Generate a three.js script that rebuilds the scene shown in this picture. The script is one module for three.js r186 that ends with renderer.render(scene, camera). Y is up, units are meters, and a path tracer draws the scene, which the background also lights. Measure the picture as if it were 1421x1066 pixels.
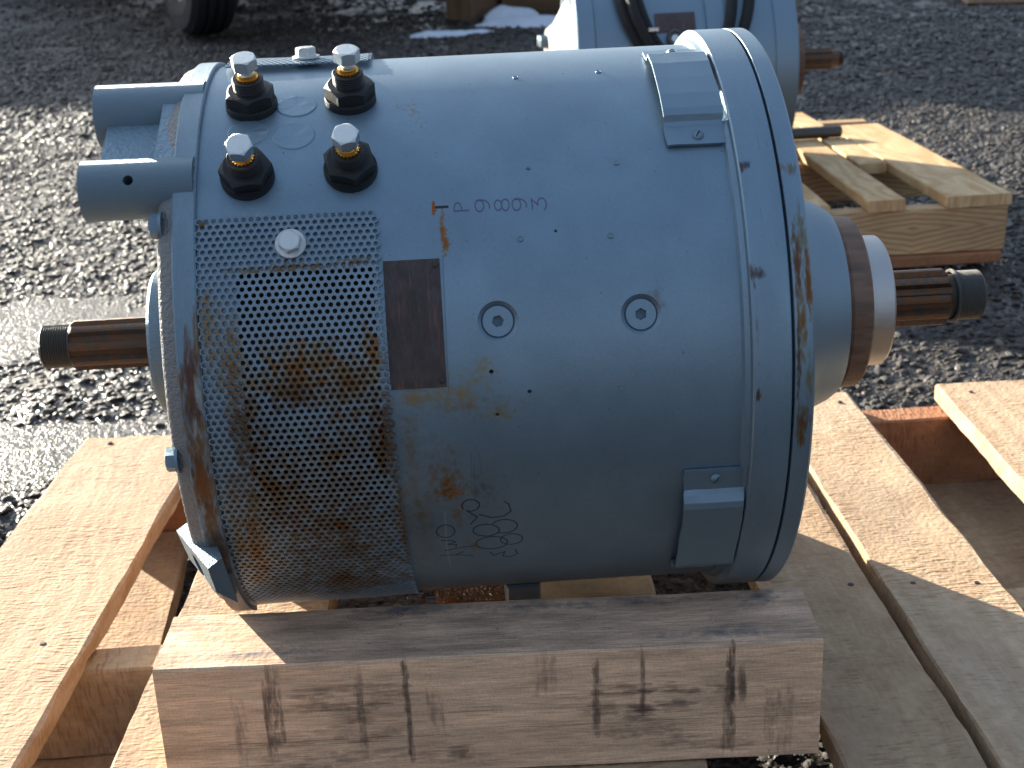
import * as THREE from 'three';
import { mergeGeometries } from 'three/addons/utils/BufferGeometryUtils.js';
import { Brush, Evaluator, SUBTRACTION } from 'three-bvh-csg';

// ---------------------------------------------------------------- camera, sky, sun, exposure
const scene = new THREE.Scene();
const camera = new THREE.PerspectiveCamera(31.55, 4 / 3, 0.05, 400);
{
  const fw = new THREE.Vector3(0.04116676, -0.36170274, -0.93138415), r = new THREE.Vector3(0.99741099, -0.04013352, 0.05967096), u = new THREE.Vector3(0.05896288, 0.93142924, -0.35911412);
  camera.position.set(0.0312, 0.7593, 1.0404);
  camera.quaternion.setFromRotationMatrix(new THREE.Matrix4().makeBasis(r, u, fw.clone().negate()));
}
camera.focus = 0.9;
camera.userData.fStop = 17;
const RAD = Math.PI / 180;
const SUN_EL = 15 * RAD, SUN_AZ = 40 * RAD;      // behind the motor, to the left
const sunDir = new THREE.Vector3(-Math.sin(SUN_AZ) * Math.cos(SUN_EL), Math.sin(SUN_EL), -Math.cos(SUN_AZ) * Math.cos(SUN_EL));
{ // clear winter sky: deep overhead, pale at the horizon, hazy glow round the low sun
  const W = 1024, H = 512, d = new Float32Array(W * H * 4), v = new THREE.Vector3(), zen = [0.066, 0.114, 0.198], hor = [0.168, 0.194, 0.226], g = 0.78;
  for (let j = 0; j < H; j++) for (let i = 0; i < W; i++) {
    const el = ((j + 0.5) / H - 0.5) * Math.PI, az = ((i + 0.5) / W - 0.5) * 2 * Math.PI; v.set(Math.cos(az) * Math.cos(el), Math.sin(el), Math.sin(az) * Math.cos(el));
    const c = v.dot(sunDir), wide = 0.7 / Math.pow(1.3 - 1.09 * c, 1.5), up = Math.pow(Math.max(0, v.y), 0.5), ray = 0.75 * (1 + 0.35 * c * c), mie = (1 - g * g) / Math.pow(1 + g * g - 2 * g * c, 1.5), k = (j * W + i) * 4;
    for (let q = 0; q < 3; q++) d[k + q] = v.y > 0 ? (hor[q] + (zen[q] - hor[q]) * up) * ray * 1.1 + mie * [0.044, 0.042, 0.037][q] + wide * [0.030, 0.034, 0.038][q] : 0.06;
    d[k + 3] = 1;
  }
  const t = new THREE.DataTexture(d, W, H, THREE.RGBAFormat, THREE.FloatType); t.mapping = THREE.EquirectangularReflectionMapping; t.magFilter = THREE.LinearFilter; t.needsUpdate = true;
  scene.background = t; scene.environment = t;
}
const sun = new THREE.DirectionalLight(new THREE.Color(1, 0.92, 0.78), 5);
sun.name = 'sun';
sun.position.copy(sunDir).multiplyScalar(14);
sun.castShadow = true; sun.shadow.mapSize.set(4096, 4096);
Object.assign(sun.shadow.camera, { left: -9, right: 9, top: 9, bottom: -9, near: 0.5, far: 40 });
scene.add(sun, sun.target);
const renderer = new THREE.WebGLRenderer({ antialias: true });
renderer.toneMapping = THREE.LinearToneMapping;
renderer.toneMappingExposure = 3.6;
renderer.shadowMap.enabled = true;

// ---------------------------------------------------------------- helpers
const mulberry = (a) => () => { a |= 0; a = (a + 0x6d2b79f5) | 0; let t = Math.imul(a ^ (a >>> 15), 1 | a); t = (t + Math.imul(t ^ (t >>> 7), 61 | t)) ^ t; return ((t ^ (t >>> 14)) >>> 0) / 4294967296; };
const hash = (x, y) => { let h = (Math.imul(x, 374761393) + Math.imul(y, 668265263)) | 0; h = Math.imul(h ^ (h >>> 13), 1274126177); return ((h ^ (h >>> 16)) >>> 0) / 4294967296; };
function noise(x, y) {
  const ix = Math.floor(x), iy = Math.floor(y); let fx = x - ix, fy = y - iy;
  fx = fx * fx * (3 - 2 * fx); fy = fy * fy * (3 - 2 * fy);
  const a = hash(ix, iy), b = hash(ix + 1, iy), c = hash(ix, iy + 1), d = hash(ix + 1, iy + 1);
  return a + (b - a) * fx + (c - a + (a - b - c + d) * fx) * fy;
}
function fbm(x, y, o = 4) { let s = 0, a = 0.5, t = 0; for (let i = 0; i < o; i++) { s += a * noise(x, y); t += a; a *= 0.5; x = x * 2.03 + 17.1; y = y * 2.03 + 9.7; } return s / t; }
const clamp = THREE.MathUtils.clamp, lerp = THREE.MathUtils.lerp, sstep = THREE.MathUtils.smoothstep;
const taken = {};
const numbered = (n) => { const k = taken[n] = (taken[n] ?? -1) + 1; return k ? n + '_' + String(k).padStart(3, '0') : n; };
function shadows(o) { o.traverse((m) => { if (m.isMesh) { m.castShadow = true; m.receiveShadow = true; } }); return o; }
function part(name, geo, mat, parent) { const m = new THREE.Mesh(geo, mat); m.name = name; parent.add(m); return m; }
function tag(o, label, category, group, kind) { o.userData.label = label; o.userData.category = category; if (group) o.userData.group = group; if (kind) o.userData.kind = kind; return o; }
function thing(name, label, category, pos = [0, 0, 0], turn = 0, group) {
  const g = new THREE.Group(); g.name = numbered(name); g.position.set(...pos); g.rotation.y = turn; scene.add(g); return tag(g, label, category, group);
}
function geoFrom(pos, idx, uv, nor) {
  const g = new THREE.BufferGeometry();
  g.setAttribute('position', new THREE.Float32BufferAttribute(pos, 3));
  if (uv) g.setAttribute('uv', new THREE.Float32BufferAttribute(uv, 2));
  g.setIndex(idx);
  if (nor) g.setAttribute('normal', new THREE.Float32BufferAttribute(nor, 3)); else g.computeVertexNormals();
  return g;
}
// revolve a profile [[x, r], ...] round the x axis; every span has its own smooth normals. t is the angle from +z towards +y.
function revolve(profile, seg = 96, uvf = (x, t, r, s) => [s, t * 0.2], t0 = 0, t1 = Math.PI * 2, smooth = false) {
  const pos = [], nor = [], uv = [], idx = [];
  let s = 0;
  const nrm = profile.slice(1).map((p, i) => { const dx = p[0] - profile[i][0], dr = p[1] - profile[i][1], l = Math.hypot(dx, dr) || 1; return [-dr / l, dx / l]; });
  for (let i = 0; i + 1 < profile.length; i++) {
    const [xa, ra] = profile[i], [xb, rb] = profile[i + 1], base = pos.length / 3, len = Math.hypot(xb - xa, rb - ra);
    for (let k = 0; k <= seg; k++) {
      const t = t0 + ((t1 - t0) * k) / seg, sn = Math.sin(t), cs = Math.cos(t);
      for (const e of [0, 1]) {
        let n = nrm[i];
        if (smooth) { const o = nrm[e ? Math.min(i + 1, nrm.length - 1) : Math.max(i - 1, 0)]; const q = [n[0] + o[0], n[1] + o[1]], l = Math.hypot(...q) || 1; n = [q[0] / l, q[1] / l]; }
        const x = e ? xb : xa, r = e ? rb : ra;
        pos.push(x, r * sn, r * cs); nor.push(n[0], n[1] * sn, n[1] * cs); uv.push(...uvf(x, t, r, s + e * len));
      }
    }
    for (let k = 0; k < seg; k++) { const a = base + k * 2; idx.push(a, a + 1, a + 2, a + 1, a + 3, a + 2); }
    s += len;
  }
  // orientation: make triangles agree with the normals
  const p = (i) => new THREE.Vector3(pos[i * 3], pos[i * 3 + 1], pos[i * 3 + 2]);
  for (let i = 0; i < idx.length; i += 3) {
    const a = p(idx[i]), b = p(idx[i + 1]).sub(a), c = p(idx[i + 2]).sub(a), n = b.cross(c);
    if (n.x * nor[idx[i] * 3] + n.y * nor[idx[i] * 3 + 1] + n.z * nor[idx[i] * 3 + 2] < 0) { const q = idx[i + 1]; idx[i + 1] = idx[i + 2]; idx[i + 2] = q; }
  }
  return geoFrom(pos, idx, uv, nor);
}
// lathe with the axis up (local y): profile [[r, y], ...]
function turned(profile, seg = 32, smooth = false) { const g = revolve(profile.map(([r, y]) => [y, r]), seg, undefined, 0, Math.PI * 2, smooth); g.rotateZ(Math.PI / 2); return g; }
function hexHead(rc, y0, y1, ch = 0.12) {          // chamfered hexagon head, axis up
  const pos = [], idx = [];
  const tri = (a, b, c) => { const k = pos.length / 3; pos.push(...a, ...b, ...c); idx.push(k, k + 1, k + 2); };
  const N = 24, h = y1 - y0, hexR = (t) => rc * Math.cos(Math.PI / 6) / Math.cos(((t % (Math.PI / 3)) + Math.PI / 3) % (Math.PI / 3) - Math.PI / 6);
  const af = rc * 0.866;
  for (let k = 0; k < N; k++) {
    const ta = (k / N) * Math.PI * 2, tb = ((k + 1) / N) * Math.PI * 2, q = (t, r, y) => [r * Math.cos(t), y, r * Math.sin(t)];
    const ra = hexR(ta), rb = hexR(tb), ya = y1 - (ra - af * 0.94) * 0.58, yb = y1 - (rb - af * 0.94) * 0.58;
    tri(q(ta, ra, y0), q(ta, ra, ya), q(tb, rb, yb)); tri(q(ta, ra, y0), q(tb, rb, yb), q(tb, rb, y0));
    tri(q(ta, ra, ya), q(ta, af * 0.94, y1), q(tb, af * 0.94, y1)); tri(q(ta, ra, ya), q(tb, af * 0.94, y1), q(tb, rb, yb));
    tri(q(ta, af * 0.94, y1), [0, y1 + h * 0.01, 0], q(tb, af * 0.94, y1)); tri(q(ta, ra, y0), q(tb, rb, y0), [0, y0, 0]);
  }
  const g = geoFrom(pos, idx, pos.flatMap((v, i) => (i % 3 === 0 ? [v * 20, pos[i + 2] * 20] : [])));
  return g;
}
function box(w, h, d, x = 0, y = 0, z = 0, ch = 0.0015) {     // box with chamfered edges
  const s = new THREE.Shape(), a = w / 2 - ch, b = h / 2 - ch;
  s.moveTo(-a, -b); s.lineTo(a, -b); s.lineTo(a, b); s.lineTo(-a, b);
  const g = new THREE.ExtrudeGeometry(s, { depth: d - 2 * ch, bevelEnabled: true, bevelThickness: ch, bevelSize: ch, bevelSegments: 1, curveSegments: 1 });
  return g.translate(x, y, z - d / 2 + ch);
}
const canvas = (w, h) => { const c = document.createElement('canvas'); c.width = w; c.height = h; return [c, c.getContext('2d')]; };
function canvasTex(c, srgb = true) { const t = new THREE.CanvasTexture(c); if (srgb) t.colorSpace = THREE.SRGBColorSpace; t.magFilter = THREE.LinearFilter; t.wrapS = t.wrapT = THREE.MirroredRepeatWrapping; return t; }
function dataTex(w, h, f, srgb) {
  const d = new Uint8Array(w * h * 4), o = [0, 0, 0];
  for (let j = 0; j < h; j++) for (let i = 0; i < w; i++) { f(i / w, j / h, o); const k = (j * w + i) * 4; d[k] = clamp(o[0], 0, 1) * 255; d[k + 1] = clamp(o[1], 0, 1) * 255; d[k + 2] = clamp(o[2], 0, 1) * 255; d[k + 3] = 255; }
  const t = new THREE.DataTexture(d, w, h); t.magFilter = THREE.LinearFilter; t.minFilter = THREE.LinearMipmapLinearFilter; t.wrapS = t.wrapT = THREE.MirroredRepeatWrapping; if (srgb) t.colorSpace = THREE.SRGBColorSpace; t.needsUpdate = true; return t;
}
function speckle(ctx, w, h, amp, seed, sx = 1, sy = 1) {         // grain and cloudy patches on a canvas
  const im = ctx.getImageData(0, 0, w, h), d = im.data;
  for (let j = 0; j < h; j++) for (let i = 0; i < w; i++) {
    const n = (fbm(i * 0.012 * sx + seed, j * 0.012 * sy, 3) - 0.5) * 1.1 + (noise(i * 0.3 * sx + seed, j * 0.3 * sy) - 0.5) * 0.35 + (hash(i + seed * 7, j) - 0.5) * 0.25;
    const k = (j * w + i) * 4, f = 1 + n * amp; d[k] *= f; d[k + 1] *= f; d[k + 2] *= f;
  }
  ctx.putImageData(im, 0, 0);
}
function blot(ctx, x, y, rx, ry, col, n, seed, alpha = 0.1, size = 4) {    // a stain with a grain of its own
  const r = mulberry(seed); ctx.fillStyle = col;
  for (let i = 0; i < n; i++) {
    const a = r() * 6.283, q = Math.pow(r(), 0.8), wob = 0.5 + 1.0 * noise(Math.cos(a) * 2 + seed, Math.sin(a) * 2 + seed);
    ctx.globalAlpha = alpha * (0.4 + r());
    ctx.beginPath(); ctx.ellipse(x + Math.cos(a) * q * rx * wob, y + Math.sin(a) * q * ry * wob, size * (0.4 + r()), size * (0.4 + r()), r() * 3, 0, 6.3); ctx.fill();
  }
  ctx.globalAlpha = 1;
}
const std = (o) => new THREE.MeshStandardMaterial(o);
const phys = (o) => new THREE.MeshPhysicalMaterial(o);
const lin = (r, g, b) => new THREE.Color().setRGB(r, g, b);

// ---------------------------------------------------------------- textures and materials
const PAINT = '#7c8f9b';
const fineBump = dataTex(512, 512, (u, v, o) => { const n = 0.6 * fbm(u * 60, v * 60, 3) + 0.4 * noise(u * 230, v * 230); o[0] = o[1] = o[2] = n; });
const castBump = dataTex(512, 512, (u, v, o) => { o[0] = o[1] = o[2] = 0.5 * noise(u * 90, v * 90) + 0.5 * noise(u * 200 + 5, v * 200); });
const rep = (t, a, b) => { const c = t.clone(); c.repeat.set(a, b); c.needsUpdate = true; return c; };

// body paint: x -0.135..0.227 across, angle -105..115 degrees up
const BX0 = -0.135, BXW = 0.362, BT0 = -105, BTW = 220;
const bodyUV = (x, t) => { let d = t / RAD; if (d > 180) d -= 360; return [(x - BX0) / BXW, (d - BT0) / BTW]; };
const [bodyCanvas, bc] = canvas(1024, 2048);
const bpx = (x) => ((x - BX0) / BXW) * 1024, bpy = (d) => (1 - (d - BT0) / BTW) * 2048;
{
  bc.fillStyle = PAINT; bc.fillRect(0, 0, 1024, 2048);
  const r = mulberry(11);
  for (let i = 0; i < 260; i++) { bc.globalAlpha = 0.25 + 0.5 * r(); bc.fillStyle = r() < 0.3 ? '#5a3b22' : '#2c2f31'; bc.beginPath(); bc.ellipse(r() * 1024, r() * 2048, 0.6 + 1.6 * r() * r(), 0.6 + 1.8 * r() * r(), r() * 3, 0, 6.3); bc.fill(); }
  for (let i = 0; i < 90; i++) { bc.globalAlpha = 0.05 + 0.1 * r(); bc.strokeStyle = r() < 0.5 ? '#5d6468' : '#b4bcc0'; bc.lineWidth = 0.8 + r(); const x = r() * 1024, y = r() * 2048; bc.beginPath(); bc.moveTo(x, y); bc.quadraticCurveTo(x + r() * 30 - 15, y + 20 * r(), x + r() * 60 - 30, y + r() * 70 - 20); bc.stroke(); }
  bc.globalAlpha = 1;
  speckle(bc, 1024, 2048, 0.10, 3);
  // faint seam of the frame right of the name plate, scratches beside it
  bc.strokeStyle = '#59656b'; bc.lineWidth = 2; bc.globalAlpha = 0.6; bc.beginPath(); bc.moveTo(bpx(0.0275), bpy(31)); bc.lineTo(bpx(0.0262), bpy(6)); bc.stroke(); bc.globalAlpha = 1;
  // rust runs and stains
  const rust = '#8a5222', dark = '#5f3415', ochre = '#94764a';
  blot(bc, bpx(0.0285), bpy(35.5), 6, 34, '#96501f', 90, 5, 0.35, 3); blot(bc, bpx(0.030), bpy(33), 5, 14, rust, 40, 6, 0.4, 3);
  blot(bc, bpx(0.012), bpy(64), 26, 22, rust, 26, 7, 0.25, 2.5); blot(bc, bpx(0.014), bpy(60), 22, 22, '#7b4a22', 18, 8, 0.25, 2);
  blot(bc, bpx(0.033), bpy(6), 60, 34, ochre, 240, 9, 0.12, 5); blot(bc, bpx(0.006), bpy(5.6), 60, 16, ochre, 160, 10, 0.12, 5);
  blot(bc, bpx(0.050), bpy(10.5), 26, 30, ochre, 80, 12, 0.14, 4); blot(bc, bpx(0.060), bpy(1.8), 34, 16, ochre, 90, 13, 0.12, 4);
  blot(bc, bpx(0.040), bpy(3.4), 90, 24, '#7d6440', 170, 14, 0.08, 5);
  blot(bc, bpx(0.022), bpy(-11.5), 34, 58, rust, 230, 15, 0.12, 5); blot(bc, bpx(0.0205), bpy(-14), 26, 18, dark, 60, 16, 0.2, 3); blot(bc, bpx(0.026), bpy(-14.5), 34, 14, '#9a5c22', 70, 17, 0.15, 4);
  blot(bc, bpx(0.028), bpy(-20), 22, 60, rust, 90, 18, 0.08, 5); blot(bc, bpx(0.036), bpy(-30), 20, 30, rust, 40, 19, 0.08, 5);
  blot(bc, bpx(0.002), bpy(-20), 40, 260, '#6f5b45', 420, 20, 0.05, 8); blot(bc, bpx(-0.002), bpy(-2), 20, 160, '#7c5a36', 200, 21, 0.09, 5);
  blot(bc, bpx(0.10), bpy(72), 90, 14, '#a3784f', 30, 22, 0.16, 3); blot(bc, bpx(0.165), bpy(21.5), 14, 24, '#6d7176', 60, 23, 0.2, 4);
  // grey scuff lines above the handwriting
  bc.strokeStyle = '#53595d'; bc.lineWidth = 1.4;
  for (let i = 0; i < 16; i++) { bc.globalAlpha = 0.12 + 0.18 * r(); const x = bpx(0.036 + 0.018 * r()), y = bpy(-4 - 7 * r()); bc.beginPath(); bc.moveTo(x, y); bc.lineTo(x + 6 * r() - 3, y + 40 + 60 * r()); bc.stroke(); }
  blot(bc, bpx(0.046), bpy(-13.5), 40, 46, '#5b5a55', 160, 24, 0.07, 5);
  bc.globalAlpha = 0.6; bc.strokeStyle = '#aab0b4'; bc.lineWidth = 2.6; bc.beginPath(); bc.moveTo(bpx(0.0185), bpy(-19)); bc.quadraticCurveTo(bpx(0.0175), bpy(-30), bpx(0.0195), bpy(-38)); bc.stroke(); bc.globalAlpha = 1;
  // stamped code, every character turned a quarter left, set in a row
  const chars = 'TP9893', cx = [0.0279, 0.0415, 0.0555, 0.0682, 0.0800, 0.0930];
  for (let i = 0; i < 6; i++) {
    bc.save(); bc.translate(bpx(cx[i]), bpy(40.2 - i * 0.08)); bc.rotate(-Math.PI / 2); bc.strokeStyle = i ? '#5f5568' : '#3b3230'; bc.lineWidth = i ? 2.6 : 4; bc.lineCap = 'round'; bc.globalAlpha = i ? 0.85 : 1; bc.scale(1.18, 0.9);
    const S = 15, L = (...p) => { bc.beginPath(); bc.moveTo(p[0], p[1]); for (let k = 2; k < p.length; k += 2) bc.lineTo(p[k], p[k + 1]); bc.stroke(); }, E2 = (x, y, rx, ry, a = 0, b = 6.3) => { bc.beginPath(); bc.ellipse(x, y, rx, ry, 0, a, b); bc.stroke(); };
    if (chars[i] === 'T') { L(0, -S, 0, S); bc.strokeStyle = '#a0521c'; bc.lineWidth = 6; L(-9, -S, 7, -S + 1); }
    if (chars[i] === 'P') { L(-7, S, -7, -S); E2(-5, -S + 8, 11, 8, -1.6, 1.6); }
    if (chars[i] === '9') { E2(0, -6, 9, 9); E2(-1, -4, 10, 19, -0.3, 1.9); }
    if (chars[i] === '8') { E2(0, -7, 8, 7.5); E2(0, 8, 9, 8); }
    if (chars[i] === '3') { L(-8, -S + 1, 8, -S, -1, -3); E2(-1, 6, 10, 9, -1.7, 2.6); }
    bc.restore();
  }
  // handwriting in marker, reading downwards
  const hand = (pts, x, d) => { bc.beginPath(); pts.forEach((p, i) => { const px = bpx(x) + p[0], py = bpy(d) + p[1]; i ? bc.lineTo(px, py) : bc.moveTo(px, py); }); bc.stroke(); };
  const curve = (f, n = 24) => Array.from({ length: n + 1 }, (_, i) => f(i / n));
  const el = (x, y, rx, ry, a0 = 0, a1 = 6.4, tilt = 0) => curve((t) => { const a = a0 + (a1 - a0) * t, X = rx * Math.cos(a), Y = ry * Math.sin(a); return [x + X * Math.cos(tilt) - Y * Math.sin(tilt), y + X * Math.sin(tilt) + Y * Math.cos(tilt)]; });
  bc.strokeStyle = '#191b1f'; bc.lineCap = 'round'; bc.lineJoin = 'round'; bc.lineWidth = 2.6; bc.globalAlpha = 0.6;
  const H = [0.047, -25];      // centre of the marks; px offsets x right, y down
  hand([...el(-30, -66, 17, 14, 2.6, 8.4), [-18, -36], [-32, -18]], ...H); hand([[-14, -42], [10, -32], [34, -34], [48, -46], [44, -64], [36, -70]], ...H);
  hand(el(-2, 2, 26, 17, 0, 6.4, 0.1), ...H); hand(el(34, -6, 26, 19, -2.6, 2.0), ...H);
  hand(el(8, 42, 32, 20), ...H); hand(el(48, 34, 22, 17), ...H);
  hand([[4, 74], [12, 88], [24, 80], [34, 76], [30, 92], [44, 98], [60, 86], [56, 70]], ...H);
  bc.lineWidth = 2.3;
  hand(el(-82, -2, 18, 18, 0, 6.4, 0.6), ...H); hand([[-92, 24], [-72, 26], [-64, 32], [-80, 38], [-62, 40], [-64, 48]], ...H); hand([[-86, 58], [-50, 50], [-26, 48]], ...H); hand([[-96, 74], [-66, 76], [-50, 66]], ...H); hand([[-66, 76], [-30, 82]], ...H);
  bc.globalAlpha = 1;
}
const M = {};
M.body = phys({ map: canvasTex(bodyCanvas), roughness: 0.44, metalness: 0.7, bumpMap: rep(fineBump, 6, 10), bumpScale: 0.00010, clearcoat: 0.1, clearcoatRoughness: 0.25 });
M.paint = phys({ color: PAINT, roughness: 0.44, metalness: 0.65, bumpMap: rep(fineBump, 8, 8), bumpScale: 0.00015 });
M.cast = std({ color: '#7b8e99', roughness: 0.52, metalness: 0.6, bumpMap: rep(castBump, 4, 4), bumpScale: 0.0007 });
M.paleCast = std({ color: '#7d7b78', roughness: 0.55, metalness: 0.1, bumpMap: rep(castBump, 6, 6), bumpScale: 0.0012 });
M.inside = std({ color: '#7a6a5a', roughness: 0.8 });
M.black = std({ color: lin(0.009, 0.0095, 0.011), roughness: 0.5, bumpMap: rep(fineBump, 20, 20), bumpScale: 0.0002 });
M.zinc = std({ color: lin(0.62, 0.64, 0.63), roughness: 0.27, metalness: 1, bumpMap: rep(fineBump, 30, 30), bumpScale: 0.0002 });
M.brass = std({ color: lin(0.62, 0.36, 0.10), roughness: 0.4, metalness: 1 });
M.steel = std({ color: lin(0.50, 0.47, 0.44), roughness: 0.3, metalness: 1, bumpMap: rep(fineBump, 4, 40), bumpScale: 0.00012 });
M.rubber = std({ color: lin(0.012, 0.012, 0.013), roughness: 0.7, bumpMap: rep(fineBump, 20, 20), bumpScale: 0.001 });
// rusty steel of the splines
const rustTex = dataTex(512, 512, (u, v, o) => { const n = fbm(u * 14, v * 14, 4), m = noise(u * 120, v * 120), g = sstep(n, 0.42, 0.62); o[0] = lerp(0.36, 0.52, m) * lerp(1, 0.8, g); o[1] = lerp(0.26, 0.36, m) * lerp(1, 0.98, g); o[2] = lerp(0.18, 0.25, m) * lerp(1, 1.25, g); }, true);
M.rustSteel = std({ map: rep(rustTex, 2, 2), roughness: 0.5, metalness: 0.35, bumpMap: rep(fineBump, 12, 12), bumpScale: 0.0004 });
M.darkSteel = std({ color: lin(0.10, 0.095, 0.085), roughness: 0.42, metalness: 0.7, bumpMap: rep(fineBump, 12, 12), bumpScale: 0.0003 });
const brownTex = dataTex(512, 512, (u, v, o) => { const n = fbm(u * 9, v * 9, 4), m = noise(u * 90, v * 90); o[0] = lerp(0.34, 0.47, n) * (0.88 + 0.24 * m); o[1] = lerp(0.27, 0.40, n) * (0.88 + 0.24 * m); o[2] = lerp(0.22, 0.36, n) * (0.88 + 0.24 * m); }, true);
M.brownRing = std({ map: brownTex, color: lin(1.35, 1.12, 0.95), roughness: 0.5, metalness: 0.25, bumpMap: rep(fineBump, 6, 6), bumpScale: 0.0003 });
const plateTex = dataTex(256, 512, (u, v, o) => { const n = fbm(u * 6, v * 10, 4), m = noise(u * 80, v * 30), s = sstep(fbm(u * 22 + 9, v * 5, 3), 0.6, 0.8); o[0] = 0.30 + 0.08 * (n - 0.5) + 0.05 * m + 0.12 * s; o[1] = 0.255 + 0.08 * (n - 0.5) + 0.05 * m + 0.03 * s; o[2] = 0.245 + 0.08 * (n - 0.5) + 0.05 * m; }, true);
M.plate = std({ map: plateTex, roughness: 0.5, metalness: 0.35, bumpMap: rep(fineBump, 4, 8), bumpScale: 0.0003 });

// rust on the perforated sheet: x -0.135..-0.003, angle -60..45
const [sheetCanvas, sc] = canvas(512, 1408);
{
  const X = (x) => ((x + 0.135) / 0.132) * 512, Y = (d) => (1 - (d + 60) / 105) * 1408;
  sc.fillStyle = '#7c8b95'; sc.fillRect(0, 0, 512, 1408); speckle(sc, 512, 1408, 0.14, 9);
  const R = ['#6b4420', '#7a4c20', '#5a3a1e', '#80603a'];
  const b = (x, d, rx, ry, c, n, s, a = 0.1, z = 6) => blot(sc, X(x), Y(d), rx, ry, R[c], n, s, a * 1.9, z);
  b(-0.075, 30.0, 150, 10, 0, 150, 31, 0.2, 5); b(-0.028, 30.5, 60, 9, 0, 60, 32, 0.2, 4);
  b(-0.126, 20, 22, 110, 3, 260, 33, 0.1, 7); b(-0.112, 12, 44, 150, 1, 420, 34, 0.09, 8); b(-0.108, 2, 40, 110, 2, 330, 35, 0.11, 8);
  b(-0.070, 12.5, 120, 62, 1, 520, 36, 0.11, 8); b(-0.040, 9, 110, 80, 0, 520, 37, 0.10, 8); b(-0.075, 8, 70, 40, 2, 260, 38, 0.1, 7);
  b(-0.020, 14, 34, 70, 1, 240, 39, 0.13, 6); b(-0.018, -2, 40, 130, 2, 420, 40, 0.11, 8); b(-0.050, -4, 120, 90, 0, 380, 41, 0.07, 9);
  b(-0.095, -10, 110, 140, 2, 620, 42, 0.08, 9); b(-0.055, -20, 190, 150, 2, 900, 43, 0.07, 10); b(-0.115, -25, 60, 200, 1, 500, 44, 0.08, 9); b(-0.06, -38, 240, 220, 2, 1300, 45, 0.07, 11);
  b(-0.010, -20, 24, 260, 1, 420, 46, 0.10, 7); b(-0.128, 39, 16, 8, 0, 30, 47, 0.3, 4);
  sc.strokeStyle = '#b9bec2'; const r = mulberry(77);
  for (let i = 0; i < 26; i++) { sc.globalAlpha = 0.25 + 0.3 * r(); sc.lineWidth = 1 + 1.6 * r(); const x = X(-0.10 + 0.085 * r()), y = Y(-19 - 12 * r()); sc.beginPath(); sc.moveTo(x, y); sc.lineTo(x + 24 * r() - 12, y + 26 * r() - 13); sc.stroke(); }
  sc.globalAlpha = 1;
}
M.sheet = std({ map: canvasTex(sheetCanvas), roughness: 0.48, metalness: 0.55, bumpMap: rep(fineBump, 3, 8), bumpScale: 0.0002 });
// end ring at the left: rust below the middle; drive end flange: rust marks. u along x, v round the axis
const ringUV = (x0, w) => (x, t) => { let d = t / RAD; if (d > 180) d -= 360; return [(x - x0) / w, (d + 180) / 360]; };
const [ringCanvas, rc_] = canvas(128, 2048);
{
  const Y = (d) => (1 - (d + 180) / 360) * 2048;
  rc_.fillStyle = PAINT; rc_.fillRect(0, 0, 128, 2048); speckle(rc_, 128, 2048, 0.14, 21);
  for (let d = 22; d > -52; d -= 2.2) { const k = sstep(-d, -20, -9); blot(rc_, 64 + 50 * (1 - k), Y(d), 20 + 34 * k, 14, ['#6e4526', '#593a26', '#7a5230'][Math.abs(Math.round(d)) % 3], 26 + 40 * k, 100 + Math.round(d * 3), 0.22, 6); }
  blot(rc_, 60, Y(12), 30, 40, '#5a3a30', 200, 61, 0.2, 6); blot(rc_, 60, Y(-8), 44, 26, '#7d4a22', 160, 62, 0.2, 6); blot(rc_, 90, Y(9), 16, 18, '#9aa0a2', 60, 63, 0.35, 4); blot(rc_, 64, Y(2), 16, 14, '#9aa0a2', 50, 64, 0.3, 4); blot(rc_, 40, Y(-14), 18, 12, '#8f979a', 60, 65, 0.3, 4); blot(rc_, 60, Y(-26), 50, 40, '#5f4630', 220, 66, 0.14, 6);
}
M.ring = std({ map: canvasTex(ringCanvas), roughness: 0.5, metalness: 0.45, bumpMap: rep(fineBump, 1, 12), bumpScale: 0.0004 });
const [flCanvas, fc] = canvas(256, 2048);
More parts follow.
